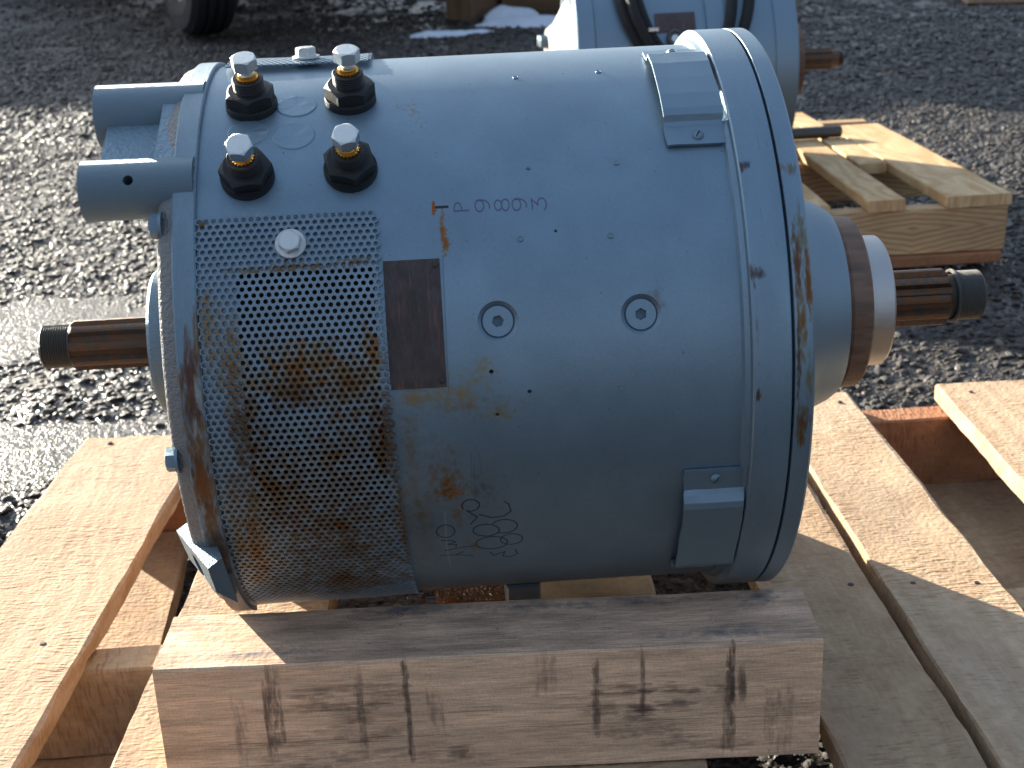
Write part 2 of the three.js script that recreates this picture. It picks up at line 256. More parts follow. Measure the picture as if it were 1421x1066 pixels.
{
  const X = (x) => ((x - 0.22) / 0.048) * 256, Y = (d) => (1 - (d + 180) / 360) * 2048;
  fc.fillStyle = PAINT; fc.fillRect(0, 0, 256, 2048); speckle(fc, 256, 2048, 0.10, 31);
  const b = (x, d, rx, ry, c, n, s, a = 0.2, z = 4) => blot(fc, X(x), Y(d), rx, ry, c, n, s, a, z);
  b(0.2285, 43.5, 9, 5, '#5c3c2c', 30, 1, 0.4, 3); b(0.2315, 43.8, 14, 4, '#3f4750', 40, 2, 0.35, 3);
  b(0.232, 24, 26, 4, '#43413f', 60, 3, 0.3, 3); b(0.2275, 24, 8, 10, '#55483e', 40, 4, 0.25, 3); b(0.229, 15, 8, 30, '#6b6d70', 50, 5, 0.15, 4); b(0.229, 3.2, 8, 6, '#5a4436', 36, 6, 0.4, 3);
  b(0.26, 42.5, 30, 6, '#6b5a4a', 50, 7, 0.2, 4); b(0.262, 30, 16, 30, '#6d6248', 110, 8, 0.2, 5); b(0.2575, 25, 12, 34, '#5d3b22', 130, 9, 0.28, 5); b(0.264, 22, 10, 30, '#6e3e1c', 110, 10, 0.28, 5); b(0.259, 16, 20, 40, '#70481f', 130, 11, 0.2, 5); b(0.256, 10, 6, 60, '#4c3a28', 110, 12, 0.25, 4); b(0.263, 6, 14, 24, '#6d6a50', 70, 13, 0.18, 5); b(0.259, -2, 24, 20, '#6b5036', 120, 14, 0.2, 5); b(0.259, -5, 14, 14, '#7a4a20', 60, 15, 0.2, 4);
  fc.strokeStyle = '#4e555a'; const r = mulberry(5); for (let i = 0; i < 30; i++) { fc.globalAlpha = 0.15 + 0.3 * r(); fc.lineWidth = 1 + r(); const x = X(0.226 + 0.04 * r()), y = Y(60 - 100 * r()); fc.beginPath(); fc.moveTo(x, y); fc.lineTo(x + 6 * r() - 3, y + 20 * r()); fc.stroke(); } fc.globalAlpha = 1;
}
M.flange = phys({ map: canvasTex(flCanvas), roughness: 0.44, metalness: 0.65, bumpMap: rep(fineBump, 1, 12), bumpScale: 0.00015, clearcoat: 0.1, clearcoatRoughness: 0.3 });

// rough-sawn pallet wood; u runs along the board (0.6 m a tile), v across
function wood(seed, c1, c2, saw, ring, grey) {
  const S = 1024;
  const map = dataTex(S, S, (u, v, o) => {
    const warp = fbm(u * 2.2 + seed, v * 5, 3), g = Math.sin((v * ring + warp * 7 + seed) * 6.28), f = noise(u * 24 + seed, v * 520), f2 = noise(u * 90, v * 260 + seed), big = fbm(u * 3 + seed * 2, v * 4, 3), s = noise(u * 380 + v * 14 + 4 * fbm(u * 4, v * 7, 2), v * 60 + seed) * (0.55 + 0.9 * fbm(u * 14 + seed, v * 18, 2)), w = fbm(u * 90 + seed, v * 90, 3);
    let k = 0.5 + (0.22 - 0.1 * saw) * g * (0.4 + warp) + (0.30 - 0.16 * saw) * (f - 0.5) + 0.14 * (f2 - 0.5) + 0.55 * (big - 0.5) - saw * 0.34 * sstep(s, 0.6, 0.95) + 0.4 * (w - 0.5);
    k = clamp(k, 0, 1); const d = grey * sstep(fbm(u * 5 + seed * 3, v * 9, 4), 0.45, 0.75);
    for (let c = 0; c < 3; c++) { const a = lerp(c2[c], c1[c], k); o[c] = lerp(a, 0.36 - 0.02 * c, d); }
  }, true);
  const bump = dataTex(S, S, (u, v, o) => { const f = noise(u * 30 + seed, v * 420), s = noise(u * 380 + v * 14 + 4 * fbm(u * 4, v * 7, 2), v * 60 + seed) * (0.55 + 0.9 * fbm(u * 14 + seed, v * 18, 2)), w = fbm(u * 170, v * 200, 3), t = noise(u * 300 + v * 20 + seed, v * 130); o[0] = o[1] = o[2] = 0.5 + (0.22 - 0.12 * saw) * (f - 0.5) + 0.45 * (w - 0.5) + saw * (-0.3 * sstep(s, 0.58, 0.95) + 0.22 * (t - 0.5)); });
  for (const t of [map, bump]) t.repeat.set(1 / 0.6, 1 / 0.6);
  return { map, bump };
}
const W1 = wood(3.1, [0.83, 0.725, 0.60], [0.64, 0.515, 0.39], 1, 9, 0.12), W2 = wood(8.7, [0.80, 0.69, 0.55], [0.60, 0.47, 0.35], 1, 7, 0.2), W3 = wood(15.3, [0.88, 0.76, 0.58], [0.72, 0.54, 0.34], 0.15, 5, 0.0);
M.wood1 = std({ map: W1.map, bumpMap: W1.bump, bumpScale: 0.0013, roughness: 0.85 });
M.wood2 = std({ map: W2.map, bumpMap: W2.bump, bumpScale: 0.0013, roughness: 0.85 });
M.woodLeft = std({ map: W1.map, bumpMap: W1.bump, bumpScale: 0.0013, roughness: 0.85, color: lin(0.92, 0.86, 0.84) });
M.pine = std({ map: W3.map, bumpMap: W3.bump, bumpScale: 0.0006, roughness: 0.75 });
M.redWood = std({ map: W2.map, bumpMap: W2.bump, bumpScale: 0.0018, roughness: 0.85, color: lin(0.85, 0.55, 0.42) });
M.oldWood = std({ map: W2.map, bumpMap: W2.bump, bumpScale: 0.003, roughness: 0.9, color: lin(0.34, 0.29, 0.24) });
M.nail = std({ color: lin(0.05, 0.035, 0.028), roughness: 0.6, metalness: 0.4 });

// ---------------------------------------------------------------- the ground
const groundY = (x, z) => {
  let h = 0.030 * (fbm(x * 1.1 + 4, z * 1.1 + 9, 3) - 0.5) + 0.016 * (fbm(x * 6 + 1, z * 6, 3) - 0.5) + 0.010 * (fbm(x * 26, z * 26 + 3, 3) - 0.5) + 0.005 * (noise(x * 110, z * 110) - 0.5);
  const under = Math.max(sstep(0.72 - Math.max(Math.abs(x - 0.145), Math.abs(z + 0.02) + 0.13), 0, 0.12), sstep(0.66 - Math.max(Math.abs(x - 0.62), Math.abs(z + 1.87) + 0.1), 0, 0.12));
  const pd = Math.hypot((x + 0.66) / 0.34, (z + 0.78) / 0.13), pd2 = Math.hypot((x + 0.95) / 0.5, (z + 1.35) / 0.16);
  h -= 0.012 * Math.max(0, 1 - pd) + 0.008 * sstep(1.3 - pd, 0, 0.8) + 0.012 * sstep(1.2 - pd2, 0, 0.8);
  return lerp(h - 0.004, Math.min(h, 0) - 0.016, under);
};
{
  const axis = (lo, hi, fine, far) => { const a = []; for (let v = lo; v <= hi; v += fine) a.push(v); let s = fine, v = a[a.length - 1]; while (v < far) { s *= 1.16; v += s; a.push(v); } s = fine; v = a[0]; while (v > -far) { s *= 1.16; v -= s; a.unshift(v); } return a; };
  const xs = axis(-1.9, 2.5, 0.0125, 130), zs = axis(-4.2, 0.7, 0.0125, 130), pos = [], uv = [], idx = [];
  for (const z of zs) for (const x of xs) { pos.push(x, groundY(x, z), z); uv.push(x, z); }
  const nx = xs.length;
  for (let j = 0; j + 1 < zs.length; j++) for (let i = 0; i + 1 < nx; i++) { const a = j * nx + i; idx.push(a, a + nx, a + 1, a + 1, a + nx, a + nx + 1); }
  const map = dataTex(1024, 1024, (u, v, o) => { const n = fbm(u * 6, v * 6, 4), m = noise(u * 170, v * 170), q = noise(u * 60 + 7, v * 60), k = 0.145 + 0.12 * (n - 0.5) + 0.14 * (m - 0.5) + 0.10 * (q - 0.5); o[0] = k * 1.18; o[1] = k; o[2] = k * 0.83; }, true);
  const rough = dataTex(1024, 1024, (u, v, o) => { const n = fbm(u * 9 + 3, v * 9, 4); o[0] = 0; o[1] = 0.34 + 0.3 * sstep(n, 0.38, 0.72); o[2] = 0; });
  const bump = dataTex(1024, 1024, (u, v, o) => { o[0] = o[1] = o[2] = 0.5 * fbm(u * 70, v * 70, 3) + 0.5 * noise(u * 220, v * 220); });
  for (const t of [map, rough, bump]) t.repeat.set(1 / 0.9, 1 / 0.9);
  const g = part('ground', geoFrom(pos, idx, uv), std({ map, roughnessMap: rough, roughness: 1, bumpMap: bump, bumpScale: 0.006 }), scene);
  tag(g, 'wet dark gravel and mud yard under the pallets', 'ground', null, 'structure');
}
// gravel lying on it: loose stones nobody could count
{
  const r = mulberry(404), stone = (seed) => {
    const g = new THREE.IcosahedronGeometry(1, 1), p = g.attributes.position, v = new THREE.Vector3();
    for (let i = 0; i < p.count; i++) { v.fromBufferAttribute(p, i).normalize(); const k = 0.78 + 0.45 * noise(v.x * 1.3 + seed, v.y * 1.3 + v.z * 1.7 + seed) + 0.1 * noise(v.z * 4 + seed, v.x * 4); p.setXYZ(i, v.x * k, v.y * k * 0.5, v.z * k * 0.85); }
    g.computeVertexNormals(); return g;
  };
  const mat = phys({ color: 0xffffff, roughness: 0.54, clearcoat: 0.14, clearcoatRoughness: 0.3, bumpMap: rep(fineBump, 2, 2), bumpScale: 0.0008 });
  const lists = [[], [], []], cols = [[], [], []], m = new THREE.Matrix4(), q = new THREE.Quaternion(), e = new THREE.Euler();
  const put = (x, z, s) => {
    if (x > -0.47 && x < 0.77 && z > -0.49 && z < 0.47 && r() < 0.5 && s > 0.008) return;
    if (x > 0.22 && x < 1.12 && z > -2.4 && z < -1.4 && s > 0.006) return;
    const k = Math.floor(r() * 3), y = groundY(x, z) + s * (-0.12 + 0.3 * r());
    q.setFromEuler(e.set((r() - 0.5) * 0.9, r() * 6.28, (r() - 0.5) * 0.9)); m.compose(new THREE.Vector3(x, y, z), q, new THREE.Vector3(s * (0.8 + 0.7 * r()), s, s)); lists[k].push(m.clone());
    const b = 0.014 + 0.062 * r() * r() + (r() < 0.025 ? 0.09 : 0), w = r(); cols[k].push(new THREE.Color().setRGB(b * (1.18 + 0.3 * w), b * (1.0 + 0.02 * w), b * (0.80 - 0.18 * w)));
  };
  const zone = (x0, x1, z0, z1, n, s0, s1) => { for (let i = 0; i < n; i++) { const x = x0 + (x1 - x0) * r(), z = z0 + (z1 - z0) * r(); put(x, z, s0 + (s1 - s0) * Math.pow(r(), 3)); } };
  zone(-1.3, 1.3, -1.5, 0.5, 70000, 0.0012, 0.0085); zone(-1.8, 2.1, -3.2, -1.3, 130000, 0.0013, 0.0080); zone(-2.4, 2.8, -6.5, -3.2, 90000, 0.0026, 0.013); zone(-3.5, 3.5, -10, -6.5, 16000, 0.005, 0.02);
  const gs = [stone(1.7), stone(9.2), stone(23.4)], holder = new THREE.Group(); holder.name = 'gravel'; scene.add(holder); tag(holder, 'loose wet grey stones scattered over the muddy yard', 'gravel', null, 'stuff');
  gs.forEach((g, k) => { const im = new THREE.InstancedMesh(g, mat, lists[k].length); im.name = 'gravel_stones'; im.userData.kind = 'stuff'; lists[k].forEach((mm, i) => { im.setMatrixAt(i, mm); im.setColorAt(i, cols[k][i]); }); holder.add(im); });
}
// puddles
function puddle(cx, cz, rx, rz, y, seed, label) {
  const pos = [cx, y, cz], idx = [], uv = [cx, cz], N = 72;
  for (let k = 0; k < N; k++) { const a = (k / N) * 6.2832, w = 0.72 + 0.55 * noise(Math.cos(a) * 1.8 + seed, Math.sin(a) * 1.8 + seed); pos.push(cx + Math.cos(a) * rx * w, y, cz + Math.sin(a) * rz * w); uv.push(pos[pos.length - 3], pos[pos.length - 1]); idx.push(0, 1 + ((k + 1) % N), 1 + k); }
  const bump = rep(fineBump, 3, 3);
  const p = part(numbered('puddle'), geoFrom(pos, idx, uv), M.water ??= phys({ color: lin(0.05, 0.045, 0.038), roughness: 0.34, ior: 1.45, bumpMap: bump, bumpScale: 0.0032 }), scene);
  tag(p, label, 'puddle', null, 'structure');
}
puddle(-0.66, -0.78, 0.46, 0.17, -0.006, 3, 'shallow muddy puddle beside the left end of the pallet');
puddle(-0.95, -1.35, 0.62, 0.19, -0.006, 8, 'long shallow puddle on the mud behind the splined shaft');

// ---------------------------------------------------------------- boards
// a sawn board: length along x, top at y = h, width along z; uv = (along, round the section) in metres, faces in the order front, top, back, bottom
function board(len, h, w, seed, o = {}) {
  const { ch = 0.0022, wob = 0.0012, wane = 0.002, step = 0.025, du = 0, dv = 0, bow = 0, nAcross = 5 } = o;
  const a = w / 2, corners = [[a, ch], [a, h - ch], [a - ch, h], [-a + ch, h], [-a, h - ch], [-a, ch], [-a + ch, 0], [a - ch, 0]];
  const n = Math.max(2, Math.round(len / step)), pos = [], uv = [], idx = []; let per = 0;
  const dis = (x, z, y, k) => { const e = noise(x * 16 + seed * 3.7, k * 9.1 + seed) - 0.5, f = noise(x * 60 + seed, k * 5.3) - 0.5; return e * wane * 2 + f * wane * 0.8; };
  const at = (i, c) => { const x = -len / 2 + (len * i) / n, k = c, d = dis(x, corners[c][0], corners[c][1], k); let [z, y] = corners[c]; y += (y > h / 2 ? 1 : -1) * Math.min(0, d) * 0.6 + (noise(x * 9 + seed, 3) - 0.5) * wob * (y > h / 2 ? 1 : 0); z += (z > 0 ? 1 : -1) * d + bow * Math.sin(Math.PI * (i / n)); return [x, y, z]; };
  for (let s = 0; s < 8; s++) {
    const c0 = s, c1 = (s + 1) % 8, long = Math.hypot(corners[c1][0] - corners[c0][0], corners[c1][1] - corners[c0][1]), m = s % 2 === 0 ? (long > 0.05 ? nAcross : 2) : 1, b = pos.length / 3;
    for (let i = 0; i <= n; i++) for (let j = 0; j <= m; j++) {
      const p = at(i, c0), q = at(i, c1), t = j / m, x = p[0];
      let y = lerp(p[1], q[1], t), z = lerp(p[2], q[2], t);
      if (s === 2 && j > 0 && j < m) y += (noise(x * 22 + seed, z * 40) - 0.5) * wob * 0.6;
      pos.push(x, y, z); uv.push(x + du, per + long * t + dv);
    }
    for (let i = 0; i < n; i++) for (let j = 0; j < m; j++) { const k = b + i * (m + 1) + j; idx.push(k, k + m + 1, k + 1, k + 1, k + m + 1, k + m + 2); }
    per += long;
  }
  for (const i of [0, n]) { const b = pos.length / 3; for (let c = 0; c < 8; c++) { const p = at(i, c); pos.push(...p); uv.push(p[1] * 0.6 + du, p[2] * 2.2 + dv); } for (let c = 1; c < 7; c++) i ? idx.push(b, b + c + 1, b + c) : idx.push(b, b + c, b + c + 1); }
  for (let i = 0; i < idx.length; i += 3) { const t = idx[i + 1]; idx[i + 1] = idx[i + 2]; idx[i + 2] = t; }
  return geoFrom(pos, idx, uv);
}
function lay(g, x, y, z, turn = 0) { return g.rotateY(turn).translate(x, y, z); }

// ---------------------------------------------------------------- the pallet under the motor
const DECK = 0.132, BT = 0.022, ST = DECK - BT;
const pallet = thing('pallet', 'rough sawn wooden pallet carrying the silver grey electric motor', 'pallet');
{
  const H = Math.PI / 2;
  // stringers along x
  for (const [z, s, m] of [[-0.456, 1, M.redWood], [-0.017, 2, M.wood2], [0.42, 3, M.wood2]]) part('stringer', lay(board(1.165, ST - BT, 0.038, s * 5.3, { du: s * 0.37, dv: s * 0.21 }), 0.168, BT, z), m, pallet);
  // bottom boards along z
  for (const [x, w, s] of [[-0.352, 0.15, 11], [0.145, 0.10, 12], [0.66, 0.17, 13]]) part('bottom_board', lay(board(0.915, BT - 0.001, w, s, { du: s * 0.33, dv: s * 0.17 }), x, 0.0005, -0.018, H + (s === 11 ? 0.05 : 0)), M.wood2, pallet);
  // deck boards along z: [x at z = 0, width, turn, material]
  const deck = [[-0.379, 0.146, -0.078, M.woodLeft, 0.0022], [-0.166, 0.138, -0.062, M.wood2, 0.002], [0.125, 0.152, -0.01, M.wood2, 0.002], [0.345, 0.101, 0.008, M.wood2, 0.003], [0.459, 0.104, 0.004, M.wood1, 0.002], [0.675, 0.138, -0.03, M.wood1, 0.002]];
  deck.forEach(([x, w, t, m, wane], i) => {
    const b = part('deck_board', lay(board(0.918 + 0.01 * (i % 3), BT, w, 20 + i * 3.3, { wane, du: i * 0.41, dv: i * 0.23, step: 0.02, wob: 0.0018 }), x + (-0.018) * Math.tan(t), ST + 0.0006, -0.018, H + t), m, pallet);
    for (const z of [-0.456, -0.017, 0.42]) for (const k of [-0.28, 0.26]) {
      const nx = x + z * Math.tan(t) + k * w + 0.006 * Math.sin(i * 5 + z * 40), n = part('nail', turned([[0, 0.001], [0.0024, 0.001], [0.0032, 0], [0.0032, -0.004]], 8), M.nail, b); n.position.set(nx, DECK + 0.0004, z + 0.006 * Math.sin(i * 3 + k * 9));
    }
  });
  shadows(pallet);
}
// ---------------------------------------------------------------- timber blocks chocking the motor
{
  const [cv, cx] = canvas(2048, 1424);      // u: 0.478 m along; v: front 0.095, top 0.078, back, bottom
  const PXM = 2048 / 0.478, F = 0.0985 * PXM, T = 0.0755 * PXM, Htot = 1424;
  cx.fillStyle = '#d2ab8a'; cx.fillRect(0, 0, 2048, 1424);
  const im = cx.getImageData(0, 0, 2048, 1424), d = im.data;
  for (let j = 0; j < 1424; j++) for (let i = 0; i < 2048; i++) { const top = j < Htot - F && j > Htot - F - T, n = (fbm(i * 0.004, j * 0.03, 4) - 0.5) * 0.5 + (noise(i * 0.02, j * 0.5) - 0.5) * 0.3 + (noise(i * 0.35, j * 0.2) - 0.5) * 0.13 + (top ? (fbm(i * 0.006 + 9, j * 0.012, 4) - 0.5) * 0.5 : 0), k = (j * 2048 + i) * 4, f = 1 + n * (top ? 0.8 : 0.75); d[k] *= f; d[k + 1] *= f; d[k + 2] *= f * (top ? 1.02 : 0.99); }
  cx.putImageData(im, 0, 0);
  const y0 = Htot - F, r = mulberry(91), sm = (x, y, w, h, a, n = 60) => { for (let i = 0; i < n; i++) { cx.globalAlpha = a * (0.3 + r()); cx.fillStyle = r() < 0.6 ? '#4e3729' : '#4a413b'; const tall = h > w, ww = Math.min(w, tall ? 4 + 14 * r() : 20 + 120 * r() * r()), hh = Math.min(h, tall ? 20 + 120 * r() * r() : 4 + 14 * r()); cx.beginPath(); cx.ellipse(x + w * r(), y0 + y + h * r(), ww / 2, hh / 2, 0, 0, 6.3); cx.fill(); } };
  // dark handling marks on the front (px along from the left end, px down from the top edge)
  const X = (px) => (px / 1421) * 2048;
  for (const [x, y, w, h, a] of [[620, 40, 20, 300, 0.10], [230, 130, 40, 240, 0.05], [330, 100, 24, 230, 0.13], [345, 30, 40, 260, 0.14], [430, 90, 360, 50, 0.08], [440, 150, 260, 30, 0.10], [540, 175, 120, 70, 0.08], [330, 250, 420, 50, 0.07], [770, 20, 16, 330, 0.18], [840, 140, 50, 110, 0.06], [1180, 20, 70, 130, 0.05], [1370, 130, 260, 40, 0.12], [1330, 200, 330, 46, 0.10], [1480, 210, 60, 60, 0.14], [1360, 30, 20, 290, 0.14], [1400, 280, 240, 60, 0.09], [1660, 150, 160, 30, 0.10], [1780, 10, 22, 200, 0.22], [1770, 190, 36, 200, 0.13], [1820, 110, 20, 90, 0.12], [1900, 170, 90, 220, 0.06], [1510, 30, 12, 200, 0.1], [280, 330, 600, 60, 0.07], [1560, 330, 300, 60, 0.06], [900, 330, 60, 60, 0.1]]) sm(x * 0.985, y, w, h, a * 1.35, Math.round(30 + w * h / 260));
  cx.strokeStyle = '#2a1d16'; for (const [x0, x1, yy, a] of [[200, 900, 285, 0.4], [160, 720, 300, 0.3], [900, 2000, 270, 0.35], [700, 1400, 205, 0.3], [1150, 1900, 160, 0.25], [240, 420, 205, 0.25], [100, 500, 120, 0.15]]) { cx.globalAlpha = a; cx.lineWidth = 2; cx.beginPath(); cx.moveTo(x0, y0 + yy); for (let x = x0; x < x1; x += 30) cx.lineTo(x, y0 + yy + 5 * noise(x * 0.02, yy)); cx.stroke(); }
  cx.globalAlpha = 1;
  // blue-grey mould and specks on the top face
  for (const [x, y, rx, ry] of [[1120, -T + 60, 380, 26], [1500, -T + 50, 260, 40], [300, -60, 240, 24], [1750, -60, 180, 30], [1900, -T + 60, 90, 60], [760, -T + 40, 140, 26]]) blot(cx, x, y0 + y, rx, ry, '#4c5058', 300, x, 0.05, 12);
  for (let i = 0; i < 140; i++) { cx.globalAlpha = 0.4 + 0.5 * r(); cx.fillStyle = '#26201c'; cx.beginPath(); cx.ellipse(r() * 2048, y0 - T * r(), 1 + 3 * r() * r(), 1 + 2 * r() * r(), 0, 0, 6.3); cx.fill(); }
  cx.globalAlpha = 0.5; cx.strokeStyle = '#4a4038'; cx.lineWidth = 3; for (const k of [0, 8, 15]) { cx.beginPath(); cx.ellipse(660, y0 - T * 0.78, 60 + k * 2, 12 + k, 0.05, 0, 6.3); cx.stroke(); } cx.globalAlpha = 1;
  const map = canvasTex(cv); map.repeat.set(1 / 0.478, 1 / 0.3324); map.wrapS = map.wrapT = THREE.RepeatWrapping;
  const mat = std({ map, roughness: 0.8, bumpMap: W3.bump, bumpScale: 0.0010 });
  // canvas rows run from the bottom up: front at v 0..0.095, top after it
  const mk = (name, label, x, z, turn, hh) => { const g = board(0.478, hh, 0.0755, 7.7, { wane: 0.0008, wob: 0.0006, du: 0.239, ch: 0.0016 }); const o = part(numbered(name), g, mat, scene); o.position.set(x, DECK + 0.0005, z); o.rotation.y = turn; tag(o, label, 'timber block', 'timber blocks chocking the motor'); return shadows(o); };
  mk('timber_block', 'squared timber block with dark handling smudges in front of the motor', 0.0443, 0.1712, -0.0366, 0.0985);
  mk('timber_block', 'squared timber block on the pallet hidden behind the motor', 0.047, -0.172, Math.PI + 0.01, 0.103);
}

// ---------------------------------------------------------------- the electric motor: axis along x at y = 0.41; parts are built round the axis and lifted with the group's inner height
const AX = 0.22, R0 = 0.21;
const motor = thing('electric_motor', 'silver grey electric motor with perforated cover and splined shafts on pallet', 'electric motor', [0, 0.19, 0]);
const mpart = (name, geo, mat, parent = motor) => { const m = part(name, geo, mat, parent); if (parent === motor) m.position.y = AX; return m; };
const onAxis = (x, deg, R) => new THREE.Vector3(x, R * Math.sin(deg * RAD), R * Math.cos(deg * RAD));
// frame with real openings: windows under the perforated sheets, counterbores and tapped holes
const holes = [
  { x: 0.0610, t: 18.6, r: 0.0134, cone: 0.0106, depth: 0.0024, plug: 1 }, { x: 0.1551, t: 18.4, r: 0.0134, cone: 0.0106, depth: 0.0024, plug: 1 },
  { x: 0.0880, t: 47.3, r: 0.0017, depth: 0.008 }, { x: 0.0549, t: 9.6, r: 0.0016, depth: 0.008 }, { x: 0.0794, t: 5.5, r: 0.0016, depth: 0.008 }, { x: 0.0573, t: 1.5, r: 0.0015, depth: 0.008 }, { x: 0.1026, t: 34.4, r: 0.0011, depth: 0.006 },
];
const WIN = [-0.107, -0.018];
{
  const uniq = (a) => [...new Set(a.map((v) => Math.round(v * 1e5) / 1e5))].sort((p, q) => p - q);
  const half = (h) => h.r * 1.3, hd = (h) => (half(h) / R0) / RAD;
  const xs = uniq([-0.1322, ...WIN, 0.2225, ...holes.flatMap((h) => [h.x - half(h), h.x + half(h)])]), ts = uniq([-180, 180, -22, 29.5, ...holes.flatMap((h) => [h.t - hd(h), h.t + hd(h)])]);
  const pos = [], nor = [], uv = [], idx = [];
  const v = (x, d, R = R0, n) => { const t = d * RAD; pos.push(x, R * Math.sin(t), R * Math.cos(t)); if (n) nor.push(...n); else nor.push(0, Math.sin(t), Math.cos(t)); uv.push((x - BX0) / BXW, (d - BT0) / BTW); return pos.length / 3 - 1; };
  for (let i = 0; i + 1 < xs.length; i++) for (let j = 0; j + 1 < ts.length; j++) {
    const x0 = xs[i], x1 = xs[i + 1], t0 = ts[j], t1 = ts[j + 1], cx = (x0 + x1) / 2, ct = (t0 + t1) / 2;
    if (cx > WIN[0] && cx < WIN[1] && ct > -22 && ct < 29.5) continue;
    const h = holes.find((q) => Math.abs(q.x - cx) < half(q) * 0.9 && Math.abs(q.t - ct) < hd(q) * 0.9);
    if (h) {
      if (Math.abs(cx - h.x) > half(h) * 0.05 || Math.abs(ct - h.t) > hd(h) * 0.05) continue;    // split cell: covered by the whole patch below
      continue;
    }
    const nt = Math.max(1, Math.ceil((t1 - t0) / 2.5)), b = pos.length / 3;
    for (let a = 0; a <= nt; a++) { v(x0, t0 + ((t1 - t0) * a) / nt); v(x1, t0 + ((t1 - t0) * a) / nt); }
    for (let a = 0; a < nt; a++) { const k = b + a * 2; idx.push(k, k + 1, k + 2, k + 1, k + 3, k + 2); }
  }
  for (const h of holes) {          // square patch with a round hole, its wall and its floor
    const N = h.plug ? 64 : 24, s = half(h), b = pos.length / 3, deg = (l) => l / R0 / RAD;
    for (let k = 0; k <= N; k++) {
      const a = (k / N) * Math.PI * 2, c = Math.cos(a), n = Math.sin(a), q = s / Math.max(Math.abs(c), Math.abs(n)), e = h.r;
      v(h.x + c * q, h.t + deg(n * q)); v(h.x + c * e, h.t + deg(n * e));
      const rr = h.cone ?? h.r, wn = [-c * 0.66, -n * 0.66 * Math.cos(h.t * RAD) + 0.75 * Math.sin(h.t * RAD), n * 0.66 * Math.sin(h.t * RAD) + 0.75 * Math.cos(h.t * RAD)];
      v(h.x + c * e, h.t + deg(n * e), R0, wn); v(h.x + c * rr, h.t + deg(n * rr), R0 - h.depth, wn);
      v(h.x + c * rr, h.t + deg(n * rr), R0 - h.depth - 0.006, wn); v(h.x, h.t, R0 - h.depth - 0.006);
    }
    for (let k = 0; k < N; k++) { const p = b + k * 6, q = p + 6; for (const [m, l] of [[0, 1], [2, 3], [3, 4], [4, 5]]) idx.push(p + m, q + m, p + l, q + m, q + l, p + l); }
  }
  // fix winding outward
  const P = (i) => new THREE.Vector3(pos[i * 3], pos[i * 3 + 1], pos[i * 3 + 2]);
  for (let i = 0; i < idx.length; i += 3) { const a = P(idx[i]), n = P(idx[i + 1]).sub(a).cross(P(idx[i + 2]).sub(a)); if (n.x * nor[idx[i] * 3] + n.y * nor[idx[i] * 3 + 1] + n.z * nor[idx[i] * 3 + 2] < 0) { const q = idx[i + 1]; idx[i + 1] = idx[i + 2]; idx[i + 2] = q; } }
  const frame = mpart('frame', geoFrom(pos, idx, uv, nor), M.body);
  // jambs of the windows
  for (const [t0, t1] of [[-22, 29.5]]) {
    const g = [slab(WIN[0] - 0.004, WIN[0], t0, t1, 0.188, 0.2099), slab(WIN[1], WIN[1] + 0.004, t0, t1, 0.188, 0.2099), slab(WIN[0] - 0.004, WIN[1] + 0.004, t1 + 0.05, t1 + 1.2, 0.188, 0.2099), slab(WIN[0] - 0.004, WIN[1] + 0.004, t0 - 1.2, t0 - 0.05, 0.188, 0.2099)];
    part('window_jamb', mergeGeometries(g), M.paint, frame);
  }
  part('armature', revolve([[-0.131, 0.03], [-0.131, 0.10], [-0.02, 0.10], [-0.02, 0.15], [0.2, 0.15], [0.2, 0.03]], 48), M.inside, frame);
  part('inner_wall', revolve([[0.215, 0.187], [-0.0, 0.187]], 64), M.inside, frame);
  const hexHole = (r) => { const p = new THREE.Path(); for (let k = 0; k < 6; k++) { const a = (-k / 6) * Math.PI * 2; k ? p.lineTo(r * Math.cos(a), r * Math.sin(a)) : p.moveTo(r * Math.cos(a), r * Math.sin(a)); } p.closePath(); return p; };
  holes.filter((h) => h.plug).forEach((h, i) => {
    const s = new THREE.Shape(); s.absarc(0, 0, 0.0099, 0, Math.PI * 2); s.holes.push(hexHole(0.0042));
    const g = new THREE.ExtrudeGeometry(s, { depth: 0.005, bevelEnabled: true, bevelThickness: 0.0004, bevelSize: 0.0004, bevelSegments: 1, curveSegments: 40 });
    const fl = new THREE.CircleGeometry(0.006, 24); fl.translate(0, 0, 0.0008);
    const plug = new THREE.Group(); plug.name = 'socket_screw'; motor.add(plug); plug.position.copy(onAxis(h.x, h.t, R0 - 0.0070)).y += AX; plug.rotation.set(-h.t * RAD, 0, 0); plug.rotateZ(i ? 0.5 : 0.2);
    part('screw_head', g, M.paint, plug); part('socket_floor', fl, M.paint, plug);
  });
}
